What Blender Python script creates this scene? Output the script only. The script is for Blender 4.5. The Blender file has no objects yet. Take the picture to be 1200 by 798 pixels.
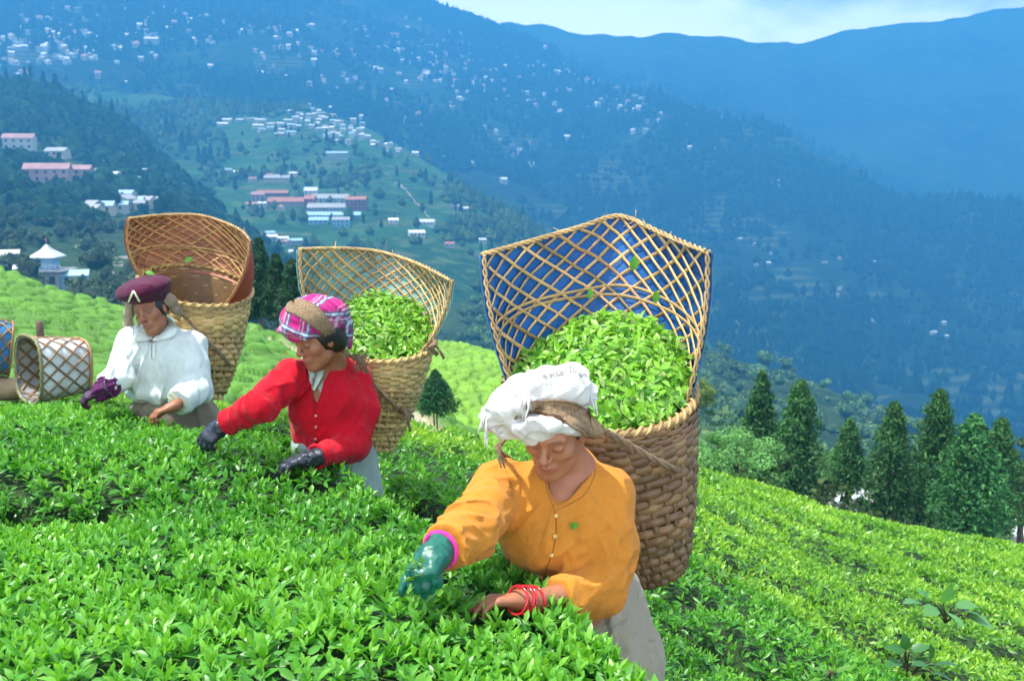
import bpy, math, random
import numpy as np
from mathutils import Vector, Matrix
from mathutils.bvhtree import BVHTree
R = math.radians
random.seed(7); RNG = np.random.default_rng(7)
scene = bpy.context.scene
COL = scene.collection

# ------------------------------------------------------------------ camera
W, H, FPX = 1200.0, 798.0, 1150.0
PITCH = R(10.0)
cam_d = bpy.data.cameras.new("camera")
cam = bpy.data.objects.new("camera", cam_d); COL.objects.link(cam)
cam.location = (0, 0, 0); cam.rotation_euler = (R(90) - PITCH, 0, 0)
cam_d.sensor_fit = 'HORIZONTAL'; cam_d.sensor_width = 36.0
cam_d.lens = 36.0 * FPX / W
cam_d.clip_start = 0.05; cam_d.clip_end = 60000
cam_d.dof.use_dof = True; cam_d.dof.focus_distance = 2.9; cam_d.dof.aperture_fstop = 7.5
scene.camera = cam

# ------------------------------------------------------------------ light
SUN_ELEV, SUN_AZ = R(70), R(-98)     # azimuth measured from +Y towards +X
sun_dir = Vector((math.cos(SUN_ELEV) * math.sin(SUN_AZ), math.cos(SUN_ELEV) * math.cos(SUN_AZ), math.sin(SUN_ELEV)))
SUN_AZ = math.atan2(sun_dir.x, sun_dir.y)
world = bpy.data.worlds.new("World"); scene.world = world; world.use_nodes = True
nt = world.node_tree; nt.nodes.clear()
out = nt.nodes.new('ShaderNodeOutputWorld'); bg = nt.nodes.new('ShaderNodeBackground')
sky = nt.nodes.new('ShaderNodeTexSky'); sky.sky_type = 'NISHITA'; sky.sun_disc = False
sky.sun_elevation = SUN_ELEV; sky.sun_rotation = SUN_AZ; sky.altitude = 1500
bg.inputs['Strength'].default_value = 0.12
# broken white cloud over the whole sky dome
tc = nt.nodes.new('ShaderNodeTexCoord'); mp = nt.nodes.new('ShaderNodeMapping'); mp.inputs['Scale'].default_value = (1, 1, 2.4)
nz = nt.nodes.new('ShaderNodeTexNoise'); nz.inputs['Scale'].default_value = 3.4; nz.inputs['Detail'].default_value = 7; nz.inputs['Roughness'].default_value = 0.55
cr = nt.nodes.new('ShaderNodeValToRGB'); cr.color_ramp.elements[0].position = 0.30; cr.color_ramp.elements[1].position = 0.50
mx = nt.nodes.new('ShaderNodeMix'); mx.data_type = 'RGBA'
# cloud banks are brightest low down, where they are seen side-on in the sun
se = nt.nodes.new('ShaderNodeSeparateXYZ'); nt.links.new(tc.outputs['Generated'], se.inputs[0])
mr = nt.nodes.new('ShaderNodeMapRange'); mr.inputs['From Min'].default_value = 0.1; mr.inputs['From Max'].default_value = 0.6; mr.inputs['To Min'].default_value = 30.0; mr.inputs['To Max'].default_value = 8.0
nt.links.new(se.outputs[2], mr.inputs['Value'])
vs = nt.nodes.new('ShaderNodeVectorMath'); vs.operation = 'SCALE'; vs.inputs[0].default_value = (1.0, .96, .88); nt.links.new(mr.outputs[0], vs.inputs['Scale']); nt.links.new(vs.outputs[0], mx.inputs[7])
nt.links.new(tc.outputs['Generated'], mp.inputs[0]); nt.links.new(mp.outputs[0], nz.inputs['Vector'])
nt.links.new(nz.outputs['Fac'], cr.inputs[0]); nt.links.new(cr.outputs[0], mx.inputs[0])
nt.links.new(sky.outputs[0], mx.inputs[6]); nt.links.new(mx.outputs[2], bg.inputs['Color']); nt.links.new(bg.outputs[0], out.inputs['Surface'])
sl = bpy.data.lights.new("sun", 'SUN'); sl.energy = 5.0; sl.angle = R(0.5); sl.color = (1.0, 0.955, 0.88)
so = bpy.data.objects.new("sun", sl); COL.objects.link(so); so.location = (-20, 0, 40)
so.rotation_euler = sun_dir.to_track_quat('Z', 'Y').to_euler()
scene.view_settings.view_transform = 'Standard'; scene.view_settings.look = 'None'
scene.view_settings.exposure = 1.15; scene.view_settings.gamma = 1.0
cy = scene.cycles
cy.use_denoising = True; cy.max_bounces = 5; cy.diffuse_bounces = 3; cy.glossy_bounces = 2; cy.transmission_bounces = 3
cy.volume_bounces = 1; cy.transparent_max_bounces = 4; cy.use_adaptive_sampling = True; cy.adaptive_threshold = 0.015
cy.caustics_reflective = False; cy.caustics_refractive = False
HAZE_DENSITY = 0.00047
HAZE_COLOR = (0.06, 0.30, 0.62)

# ------------------------------------------------------------------ helpers
CR = np.array([1.0, 0, 0]); CU = np.array([0, math.sin(PITCH), math.cos(PITCH)]); CF = np.array([0, math.cos(PITCH), -math.sin(PITCH)])
def P(u, v, d):
    """world point seen at photo pixel (u, v) at distance d along the camera axis"""
    return CR * ((u - 600) / FPX * d) + CU * ((399 - v) / FPX * d) + CF * d
def A(*pts): return np.array([P(*p) for p in pts])
def cv(x, y, z):
    """unit world vector from camera-frame components (right, up, towards camera)"""
    v = CR * x + CU * y - CF * z
    return v / np.linalg.norm(v)
def nrm(v): return v / (np.linalg.norm(v, axis=-1, keepdims=True) + 1e-12)
def vec(v): return Vector([float(a) for a in v])

ORIGIN = {}
def link(o, parent=None):
    COL.objects.link(o)
    if parent is not None: o.parent = parent
    return o
def tag(o, label=None, cat=None, group=None, kind=None):
    if label: o['label'] = label
    if cat: o['category'] = cat
    if group: o['group'] = group
    if kind: o['kind'] = kind
    return o
def empty(name, loc, label, cat, group=None, rz=0.0):
    o = bpy.data.objects.new(name, None); link(o); o.location = vec(loc); o.rotation_euler.z = rz
    o.empty_display_size = 0.2
    ORIGIN[o.name] = np.array(loc, float)
    return tag(o, label, cat, group)
def mesh_data(name, V, F, cols=None, mats=None, midx=None, smooth=True):
    """V (n,3); F one array or a list of (m,3)/(m,4) arrays"""
    if not isinstance(F, (list, tuple)): F = [F]
    F = [np.asarray(f, np.int32) for f in F if len(f)]
    V = np.asarray(V, np.float32)
    me = bpy.data.meshes.new(name)
    me.vertices.add(len(V)); me.vertices.foreach_set('co', V.ravel())
    li = np.concatenate([f.ravel() for f in F]); tot = np.concatenate([np.full(len(f), f.shape[1], np.int32) for f in F])
    st = np.concatenate([[0], np.cumsum(tot)[:-1]]).astype(np.int32)
    me.loops.add(len(li)); me.loops.foreach_set('vertex_index', li)
    me.polygons.add(len(tot)); me.polygons.foreach_set('loop_start', st)
    try: me.polygons.foreach_set('loop_total', tot)
    except Exception: pass
    me.polygons.foreach_set('use_smooth', np.full(len(tot), bool(smooth)))
    if midx is not None: me.polygons.foreach_set('material_index', np.asarray(midx, np.int32))
    me.update(calc_edges=True)
    if cols is not None:
        a = me.color_attributes.new('Col', 'FLOAT_COLOR', 'POINT')
        c = np.ones((len(V), 4), np.float32); c[:, :3] = cols
        a.data.foreach_set('color', c.ravel())
    for m in (mats if isinstance(mats, (list, tuple)) else [mats]):
        if m is not None: me.materials.append(m)
    return me
def obj(name, V, F, mat, parent=None, cols=None, midx=None, smooth=True, loc=None):
    """one mesh object; V in world space, stored relative to the parent's base (or loc)"""
    V = np.asarray(V, float)
    org = np.zeros(3)
    if parent is not None: org = ORIGIN.get(parent.name, org)
    elif loc is not None: org = np.array(loc, float)
    me = mesh_data(name, V - org, F, cols, mat, midx, smooth)
    o = bpy.data.objects.new(name, me)
    link(o, parent)
    if parent is None: o.location = vec(org)
    ORIGIN[o.name] = org
    return o
class MB:
    """collects pieces into one mesh"""
    def __init__(s): s.V = []; s.F = {3: [], 4: []}; s.C = []; s.n = 0; s.hascol = False
    def add(s, V, F, col=None):
        V = np.asarray(V, float)
        for f in (F if isinstance(F, (list, tuple)) else [F]):
            f = np.asarray(f, np.int64)
            if len(f): s.F[f.shape[1]].append(f + s.n)
        s.V.append(V); s.n += len(V)
        if col is not None: s.hascol = True
        c = np.ones((len(V), 3)) * (np.asarray(col) if col is not None else 1.0)
        s.C.append(c)
    def arrays(s):
        return np.concatenate(s.V), [np.concatenate(s.F[k]) for k in (3, 4) if s.F[k]], (np.concatenate(s.C) if s.hascol else None)
    def build(s, name, mat, parent=None, smooth=True, loc=None):
        V, F, C = s.arrays()
        return obj(name, V, F, mat, parent, cols=C, smooth=smooth, loc=loc)
def grid_faces(nu, nv, close_u=False):
    """faces of an nu x nv grid, index = i*nv + j"""
    iu = np.arange(nu if close_u else nu - 1); jv = np.arange(nv - 1)
    i, j = np.meshgrid(iu, jv, indexing='ij'); i2 = (i + 1) % nu
    return np.stack([i * nv + j, i2 * nv + j, i2 * nv + j + 1, i * nv + j + 1], -1).reshape(-1, 4)
def catmull(pts, n):
    pts = np.asarray(pts, float); m = len(pts)
    p = np.vstack([2 * pts[0] - pts[1], pts, 2 * pts[-1] - pts[-2]])
    t = np.linspace(0, m - 1 - 1e-9, n); k = t.astype(int); f = (t - k)[:, None]
    a, b, c, d = p[k], p[k + 1], p[k + 2], p[k + 3]
    return 0.5 * ((2 * b) + (-a + c) * f + (2 * a - 5 * b + 4 * c - d) * f * f + (-a + 3 * b - 3 * c + d) * f ** 3)
def tube(pts, rad, seg=6, cap=True, flat=None, nref=None):
    """tube along pts, rad scalar or array"""
    pts = np.asarray(pts, float); n = len(pts)
    T = nrm(np.gradient(pts, axis=0))
    ref = np.array([0, 0, 1.0]) if nref is None else np.asarray(nref, float)
    if nref is None and abs(T[:, 2]).mean() > 0.8: ref = np.array([1.0, 0, 0])
    X = nrm(np.cross(T, ref)); Y = np.cross(X, T)
    a = np.linspace(0, 2 * math.pi, seg, endpoint=False)
    r = (np.ones(n) * rad)[:, None, None]
    fy = 1.0 if flat is None else flat
    V = pts[:, None] + r * (np.cos(a)[None, :, None] * X[:, None] + fy * np.sin(a)[None, :, None] * Y[:, None])
    V = V.reshape(-1, 3)
    i, j = np.meshgrid(np.arange(n - 1), np.arange(seg), indexing='ij'); j2 = (j + 1) % seg
    F = np.stack([i * seg + j, i * seg + j2, (i + 1) * seg + j2, (i + 1) * seg + j], -1).reshape(-1, 4)
    if cap:
        V = np.vstack([V, pts[0], pts[-1]]); b = n * seg
        jj = np.arange(seg); j2 = (jj + 1) % seg
        T1 = np.stack([jj, np.full(seg, b), j2], -1); T2 = np.stack([(n - 1) * seg + jj, (n - 1) * seg + j2, np.full(seg, b + 1)], -1)
        return V, [F, np.vstack([T1, T2])]
    return V, [F]
def ribbon(pts, nor, width, thick):
    """flat strip along pts with surface normal nor"""
    pts = np.asarray(pts, float); n = len(pts); T = nrm(np.gradient(pts, axis=0)); N = nrm(np.ones((n, 3)) * nor)
    B = nrm(np.cross(T, N)); w = (np.ones(n) * width)[:, None] / 2; h = thick / 2
    V = np.stack([pts + B * w + N * h * .3, pts + N * h * 1.6, pts - B * w + N * h * .3, pts - B * w - N * h, pts + B * w - N * h], 1).reshape(-1, 3)
    i, j = np.meshgrid(np.arange(n - 1), np.arange(5), indexing='ij'); j2 = (j + 1) % 5
    F = np.stack([i * 5 + j, (i + 1) * 5 + j, (i + 1) * 5 + j2, i * 5 + j2], -1).reshape(-1, 4)
    e = (n - 1) * 5
    return V, [F, np.array([[0, 1, 2], [0, 2, 3], [0, 3, 4], [e + 2, e + 1, e], [e + 3, e + 2, e], [e + 4, e + 3, e]])]
def boxm(c, s, X=(1, 0, 0), Y=(0, 1, 0), Z=(0, 0, 1)):
    c = np.asarray(c, float); X, Y, Z = map(lambda a: np.asarray(a, float), (X, Y, Z))
    V = [c + X * s[0] / 2 * a + Y * s[1] / 2 * b + Z * s[2] / 2 * d for d in (-1, 1) for b in (-1, 1) for a in (-1, 1)]
    return np.array(V), np.array([[0, 2, 3, 1], [4, 5, 7, 6], [0, 1, 5, 4], [2, 6, 7, 3], [0, 4, 6, 2], [1, 3, 7, 5]])
# value noise
_PERM = RNG.random((64, 64, 64)).astype(np.float32)
def vnoise(p):
    p = np.asarray(p, np.float32); i = np.floor(p); f = p - i; i = i.astype(np.int32) & 63; j = (i + 1) & 63
    f = f * f * (3 - 2 * f); x, y, z = f[..., 0], f[..., 1], f[..., 2]
    g = lambda a, b, c: _PERM[a[..., 0], b[..., 1], c[..., 2]]
    return ((g(i, i, i) * (1 - x) + g(j, i, i) * x) * (1 - y) + (g(i, j, i) * (1 - x) + g(j, j, i) * x) * y) * (1 - z) + \
           ((g(i, i, j) * (1 - x) + g(j, i, j) * x) * (1 - y) + (g(i, j, j) * (1 - x) + g(j, j, j) * x) * y) * z * 1.0 - 0.5 * 1.0
def fbm(p, oct=4, gain=.5):
    p = np.asarray(p, np.float32); s = 0; a = 1.0
    for k in range(oct):
        s = s + a * vnoise(p + 17.3 * k); p = p * 2.03; a *= gain
    return s
def worley(x, y, cell, seed=3, jit=.8):
    """F1, F2, id random for 2-D jittered cells"""
    gx, gy = x / cell, y / cell; ix, iy = np.floor(gx).astype(int), np.floor(gy).astype(int)
    f1 = np.full(x.shape, 9.0); f2 = np.full(x.shape, 9.0); rid = np.zeros(x.shape)
    for dx in (-1, 0, 1):
        for dy in (-1, 0, 1):
            a = (ix + dx); b = (iy + dy)
            h1 = _PERM[a & 63, b & 63, seed & 63]; h2 = _PERM[b & 63, a & 63, (seed + 9) & 63]; h3 = _PERM[a & 63, (b + 7) & 63, (seed + 21) & 63]
            d = np.hypot(a + .5 + (h1 - .5) * jit - gx, b + .5 + (h2 - .5) * jit - gy)
            m = d < f1
            f2 = np.where(m, f1, np.minimum(f2, d)); rid = np.where(m, h3, rid); f1 = np.where(m, d, f1)
    return f1, f2, rid
def sstep(a, b, x):
    t = np.clip((x - a) / (b - a), 0, 1); return t * t * (3 - 2 * t)

# ------------------------------------------------------------------ materials
def mk(name, base=(.5, .5, .5), rough=.6, vcol=False, noise=None, bump=None, objrand=0.0, sss=0.0, transl=0.0, spec=.5, coords='Object', wave=None, metal=0.0, sheen=0.0, emis=None, bump2=None):
    m = bpy.data.materials.new(name); m.use_nodes = True; t = m.node_tree; n = t.nodes; L = t.links; n.clear()
    o = n.new('ShaderNodeOutputMaterial'); p = n.new('ShaderNodeBsdfPrincipled')
    p.inputs['Roughness'].default_value = rough; p.inputs['Metallic'].default_value = metal; p.inputs['Specular IOR Level'].default_value = spec
    if sheen: p.inputs['Sheen Weight'].default_value = sheen
    tcn = n.new('ShaderNodeTexCoord')
    if vcol:
        a = n.new('ShaderNodeAttribute'); a.attribute_name = 'Col'; c = a.outputs['Color']
        mm = n.new('ShaderNodeMix'); mm.data_type = 'RGBA'; mm.blend_type = 'MULTIPLY'; mm.inputs[0].default_value = 1
        L.new(c, mm.inputs[6]); mm.inputs[7].default_value = (*base, 1); c = mm.outputs[2]
    else:
        r = n.new('ShaderNodeRGB'); r.outputs[0].default_value = (*base, 1); c = r.outputs[0]
    def mul(c, fac_out, lo, hi):
        mr = n.new('ShaderNodeMapRange'); mr.inputs['To Min'].default_value = lo; mr.inputs['To Max'].default_value = hi
        L.new(fac_out, mr.inputs['Value']); vm = n.new('ShaderNodeVectorMath'); vm.operation = 'SCALE'
        L.new(c, vm.inputs[0]); L.new(mr.outputs[0], vm.inputs['Scale']); return vm.outputs[0], mr
    if noise:
        for (sc, am) in (noise if isinstance(noise, list) else [noise]):
            x = n.new('ShaderNodeTexNoise'); x.inputs['Scale'].default_value = sc; x.inputs['Detail'].default_value = 4
            L.new(tcn.outputs[coords], x.inputs['Vector']); c, mr = mul(c, x.outputs['Fac'], 1 - am, 1 + am)
            mr.inputs['From Min'].default_value = .3; mr.inputs['From Max'].default_value = .7
    if objrand:
        oi = n.new('ShaderNodeObjectInfo'); c, _ = mul(c, oi.outputs['Random'], 1 - objrand, 1 + objrand)
    if wave:
        wv = n.new('ShaderNodeTexWave'); wv.inputs['Scale'].default_value = wave[0]; wv.inputs['Distortion'].default_value = 2
        L.new(tcn.outputs[coords], wv.inputs['Vector']); c, _ = mul(c, wv.outputs['Fac'], 1 - wave[1], 1 + wave[1])
    L.new(c, p.inputs['Base Color'])
    if bump:
        x = n.new('ShaderNodeTexNoise'); x.inputs['Scale'].default_value = bump[0]; x.inputs['Detail'].default_value = 5
        L.new(tcn.outputs[coords], x.inputs['Vector']); b = n.new('ShaderNodeBump'); b.inputs['Strength'].default_value = bump[1]; b.inputs['Distance'].default_value = bump[2] if len(bump) > 2 else .01
        L.new(x.outputs['Fac'], b.inputs['Height'])
        if bump2:
            x2 = n.new('ShaderNodeTexNoise'); x2.inputs['Scale'].default_value = bump2[0]; x2.inputs['Detail'].default_value = 3; L.new(tcn.outputs[coords], x2.inputs['Vector'])
            b2 = n.new('ShaderNodeBump'); b2.inputs['Strength'].default_value = bump2[1]; b2.inputs['Distance'].default_value = bump2[2]; L.new(x2.outputs['Fac'], b2.inputs['Height']); L.new(b.outputs[0], b2.inputs['Normal']); b = b2
        L.new(b.outputs[0], p.inputs['Normal'])
    if sss:
        p.inputs['Subsurface Weight'].default_value = sss; p.inputs['Subsurface Radius'].default_value = (.012, .005, .003); p.inputs['Subsurface Scale'].default_value = 1.0
    s = p.outputs[0]
    if emis: p.inputs['Emission Color'].default_value = (*emis, 1); p.inputs['Emission Strength'].default_value = 1
    if transl:
        tr = n.new('ShaderNodeBsdfTranslucent'); ms = n.new('ShaderNodeMixShader'); ms.inputs[0].default_value = transl
        vm = n.new('ShaderNodeVectorMath'); vm.operation = 'MULTIPLY'; vm.inputs[1].default_value = (1.5, 1.5, .5)
        L.new(c, vm.inputs[0]); L.new(vm.outputs[0], tr.inputs[0]); L.new(s, ms.inputs[1]); L.new(tr.outputs[0], ms.inputs[2]); s = ms.outputs[0]
    L.new(s, o.inputs['Surface'])
    return m
M = {}
M['leaf'] = mk('tea_leaf', (1, 1, 1), .36, vcol=True, transl=.30, spec=.42)
M['leaf_far'] = mk('tea_leaf_far', (1, 1, 1), .45, vcol=True, transl=.25, spec=.4)
M['tree_leaf'] = mk('tree_leaf', (1, 1, 1), .6, vcol=True, transl=.2, spec=.25, objrand=.18)
M['under'] = mk('under_leaf_shade', (.022, .058, .012), .9, noise=[(30, .5), (7, .35)], bump=(60, .9, .03))  # dark green that stands in for shade below the leaf layer
M['soil'] = mk('soil', (.055, .038, .022), .95, noise=(6, .4), bump=(25, .6, .03))
M['bark'] = mk('bark', (.10, .070, .048), .9, noise=(5, .4), bump=(14, .8, .05))
M['bamboo'] = mk('bamboo', (.47, .35, .19), .5, noise=[(14, .22), (120, .12)], objrand=.22, bump=(160, .3, .001), vcol=True)
M['rope'] = mk('jute_rope', (.23, .155, .085), .85, noise=(140, .4), bump=(260, .9, .003))
M['skin'] = mk('skin', (1, 1, 1), .48, vcol=True, sss=.12, noise=(60, .05), bump=(420, .12, .001), spec=.4)
M['cloth'] = mk('cloth', (1, 1, 1), .85, vcol=True, noise=[(9, .06), (55, .05)], bump=(26, .55, .012), bump2=(700, .35, .001), sheen=.1, spec=.15)
M['tarp'] = mk('tarp', (1, 1, 1), .62, vcol=True, noise=(6, .25), bump=(22, .5, .01))
M['rubber'] = mk('rubber', (1, 1, 1), .38, vcol=True, noise=(40, .15), bump=(70, .4, .003))
M['hair'] = mk('hair', (.012, .009, .008), .4, bump=(300, .6, .002))
M['gold'] = mk('gold', (.8, .5, .12), .25, metal=1)
M['bangle'] = mk('bangle', (.62, .012, .03), .18, spec=.8)
M['eye'] = mk('eye', (1, 1, 1), .15, vcol=True)
# ------------------------------------------------------------------ implicit modelling (bodies and clothes)
def rc(a, b, ra, rb):
    a = np.asarray(a, np.float32); b = np.asarray(b, np.float32); ba = b - a; L2 = float((ba * ba).sum()) + 1e-12
    def f(p):
        q = p - a; t = np.clip((q @ ba) / L2, 0, 1); q = q - t[:, None] * ba
        return np.sqrt((q * q).sum(1)) - (ra + (rb - ra) * t)
    return f
def el(c, Rm, r):
    """ellipsoid; Rm rows = its axes"""
    c = np.asarray(c, np.float32); Rm = np.asarray(Rm, np.float32); r = np.asarray(r, np.float32)
    def f(p):
        q = (p - c) @ Rm.T; k0 = np.sqrt(((q / r) ** 2).sum(1)) + 1e-6; k1 = np.sqrt(((q / (r * r)) ** 2).sum(1)) + 1e-6
        return k0 * (k0 - 1) / k1
    return f
def sp(c, r): 
    c = np.asarray(c, np.float32)
    return lambda p: np.sqrt(((p - c) ** 2).sum(1)) - r
def half(c, n):
    """negative on the side away from n"""
    c = np.asarray(c, np.float32); n = nrm(np.asarray(n, np.float32))
    return lambda p: (p - c) @ n
def smin(a, b, k):
    h = np.clip(.5 + .5 * (b - a) / k, 0, 1); return b + (a - b) * h - k * h * (1 - h)
def chain(pts, rads): return [rc(pts[i], pts[i + 1], rads[i], rads[i + 1]) for i in range(len(pts) - 1)]
class Field:
    def __init__(s): s.ops = []; s.post = []
    def u(s, f, k=.02):
        for g in (f if isinstance(f, list) else [f]): s.ops.append(('u', g, k))
        return s
    def sub(s, f, k=.005): s.ops.append(('s', f, k)); return s
    def cut(s, f): s.ops.append(('i', f, 0)); return s
    def disp(s, g): s.ops.append(('d', g, 0)); return s
    def __call__(s, p):
        d = None
        for op, f, k in s.ops:
            v = f(p)
            if d is None: d = v; continue
            if op == 'u': d = smin(d, v, k)
            elif op == 's': d = -smin(-d, v, k)
            elif op == 'i': d = np.maximum(d, v)
            elif op == 'd': d = d + v
        return d
_E = [(0, 1), (2, 3), (4, 5), (6, 7), (0, 2), (1, 3), (4, 6), (5, 7), (0, 4), (1, 5), (2, 6), (3, 7)]
def isosurf(f, lo, hi, h):
    lo = np.asarray(lo, float); hi = np.asarray(hi, float); B = 8
    nb = np.ceil((hi - lo) / (h * B)).astype(int)
    g = np.stack(np.meshgrid(*[np.arange(k) for k in nb], indexing='ij'), -1).reshape(-1, 3)
    ctr = (lo + (g + .5) * B * h).astype(np.float32)
    dc = f(ctr); act = np.abs(dc) < B * h * 1.25 + .004
    D = np.repeat(np.repeat(np.repeat(np.sign(dc).reshape(nb), B, 0), B, 1), B, 2).astype(np.float32)
    D = np.pad(D, ((0, 1),) * 3, mode='edge')
    loc = np.stack(np.meshgrid(*[np.arange(B + 1)] * 3, indexing='ij'), -1).reshape(-1, 3)
    ga = g[act]
    for s in range(0, len(ga), 1500):
        gi = (ga[s:s + 1500, None] * B + loc[None]).reshape(-1, 3)
        D[gi[:, 0], gi[:, 1], gi[:, 2]] = f((lo + gi * h).astype(np.float32))
    S = D < 0
    c = np.zeros(tuple(np.array(D.shape) - 1), np.int8)
    sl = [slice(0, -1), slice(1, None)]
    for a in (0, 1):
        for b in (0, 1):
            for e in (0, 1): c += S[sl[a], sl[b], sl[e]]
    idx = np.argwhere((c > 0) & (c < 8))
    corners = np.array([[a, b, e] for a in (0, 1) for b in (0, 1) for e in (0, 1)])
    vals = np.stack([D[idx[:, 0] + q[0], idx[:, 1] + q[1], idx[:, 2] + q[2]] for q in corners], 1)
    acc = np.zeros((len(idx), 3)); cnt = np.zeros(len(idx))
    for a, b in _E:
        va, vb = vals[:, a], vals[:, b]; m = (va < 0) != (vb < 0)
        t = np.where(m, va / np.where(m, va - vb, 1), 0)
        acc += m[:, None] * (corners[a] + t[:, None] * (corners[b] - corners[a])); cnt += m
    V = lo + (idx + acc / cnt[:, None]) * h
    ID = np.full(c.shape, -1, np.int32); ID[idx[:, 0], idx[:, 1], idx[:, 2]] = np.arange(len(idx))
    Q = []
    for ax in range(3):
        o1, o2 = [(1, 2), (2, 0), (0, 1)][ax]
        n1 = [slice(None)] * 3; n2 = [slice(None)] * 3; n1[ax] = slice(0, -1); n2[ax] = slice(1, None)
        s1, s2 = S[tuple(n1)], S[tuple(n2)]
        e = np.argwhere(s1 != s2); e = e[(e[:, o1] > 0) & (e[:, o2] > 0)]
        e = e[(e[:, o1] < c.shape[o1]) & (e[:, o2] < c.shape[o2])]
        sg = s1[e[:, 0], e[:, 1], e[:, 2]]
        def cell(d1, d2):
            k = e.copy(); k[:, o1] -= d1; k[:, o2] -= d2; return ID[k[:, 0], k[:, 1], k[:, 2]]
        q = np.stack([cell(1, 1), cell(0, 1), cell(0, 0), cell(1, 0)], 1)
        q[~sg] = q[~sg][:, ::-1]
        Q.append(q[(q >= 0).all(1)])
    return V, np.concatenate(Q)
def relax(V, F, it=1, w=.5):
    e = np.concatenate([F[:, [0, 1]], F[:, [1, 2]], F[:, [2, 3]], F[:, [3, 0]]])
    n = len(V)
    for _ in range(it):
        s = np.zeros((n, 3)); c = np.zeros(n)
        for k in range(3):
            s[:, k] = np.bincount(e[:, 0], V[e[:, 1], k], n) + np.bincount(e[:, 1], V[e[:, 0], k], n)
        c = np.bincount(e[:, 0], minlength=n) + np.bincount(e[:, 1], minlength=n)
        V = V * (1 - w) + w * s / np.maximum(c, 1)[:, None]
    return V
def decimate(V, F, ratio):
    me = mesh_data('tmp', V, F); o = bpy.data.objects.new('tmp', me); COL.objects.link(o); m = o.modifiers.new('d', 'DECIMATE'); m.ratio = ratio
    dg = bpy.context.evaluated_depsgraph_get(); e = o.evaluated_get(dg); m2 = e.to_mesh(); m2.calc_loop_triangles()
    V2 = np.empty(len(m2.vertices) * 3, np.float32); m2.vertices.foreach_get('co', V2); T = np.empty(len(m2.loop_triangles) * 3, np.int32); m2.loop_triangles.foreach_get('vertices', T)
    e.to_mesh_clear(); bpy.data.objects.remove(o); bpy.data.meshes.remove(me); return V2.reshape(-1, 3).astype(float), T.reshape(-1, 3)
def sdf_obj(name, f, lo, hi, h, mat, parent, colfn=None, it=1, loc=None, dec=None):
    V, F = isosurf(f, lo, hi, h)
    V = relax(V, F, it)
    if dec: V, F = decimate(V, F, dec)
    o = obj(name, V, F, mat, parent, cols=(colfn(V) if colfn else None), loc=loc)
    return o, V, F
def bvh_of(V, F): return BVHTree.FromPolygons([tuple(v) for v in V.tolist()], [tuple(q) for q in F.tolist()])
def stick(bvh, u, v, off=.004, dflt=None):
    """the point of a surface seen at photo pixel (u, v), lifted by off towards the viewer, and its normal"""
    d = vec(P(u, v, 1)).normalized(); h = bvh.ray_cast(Vector((0, 0, 0)), d)
    if h[0] is None:
        return (P(u, v, dflt), -np.array(d)) if dflt else (None, None)
    n = np.array(h[1]); 
    if np.dot(n, np.array(d)) > 0: n = -n
    return np.array(h[0]) + off * n, n
# ------------------------------------------------------------------ far land
def terrain(name, rows, nu, nv, amp, nscale, mat, keep_top=True, u0=None, disp=None, colfn=None, far=None):
    """a hillside lofted through rows of measured points, top row first, then roughened"""
    rs = []
    if far: rows = [[(u, v, far(d)) for (u, v, d) in r] for r in rows]
    for r in rows:
        rs.append(catmull(A(*r), nu))
    rs = np.array(rs)                                    # rows, nu, 3
    G = np.stack([catmull(rs[:, i], nv) for i in range(nu)], 0)   # nu, nv, 3
    V = G.reshape(-1, 3)
    n = fbm(V / nscale, 5, .52)
    dist = np.linalg.norm(V, axis=1)
    V[:, 2] += amp * n * 1.2
    V[:, 0] += amp * .6 * fbm(V / nscale + 55, 4)
    # a back face falling away behind the skyline, so the hill is a body
    F = grid_faces(nu, nv)
    if disp is not None: V = disp(V, nu, nv)
    top = V.reshape(nu, nv, 3)[:, 0]; dirs = top * np.array([1, 1, 0]); dirs = nrm(dirs)
    b1 = top + dirs * amp * 2.5 - np.array([0, 0, 1]) * amp * 2; b2 = top + dirs * amp * 6 - np.array([0, 0, 1]) * amp * 12
    b1[:, 2] = np.maximum(b1[:, 2], np.minimum(-500, top[:, 2] - 5)); b2[:, 2] = np.maximum(b2[:, 2], np.minimum(-540, b1[:, 2] - 5))
    Vb = np.stack([b2, b1, top], 1).reshape(-1, 3)
    Fb = grid_faces(nu, 3) + len(V)
    V2 = np.vstack([V, Vb]); F2 = np.vstack([F, Fb])
    o = obj(name, V2, F2, mat, cols=(colfn(V2) if colfn else None))
    tag(o, kind='structure')
    return o, V, F
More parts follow.
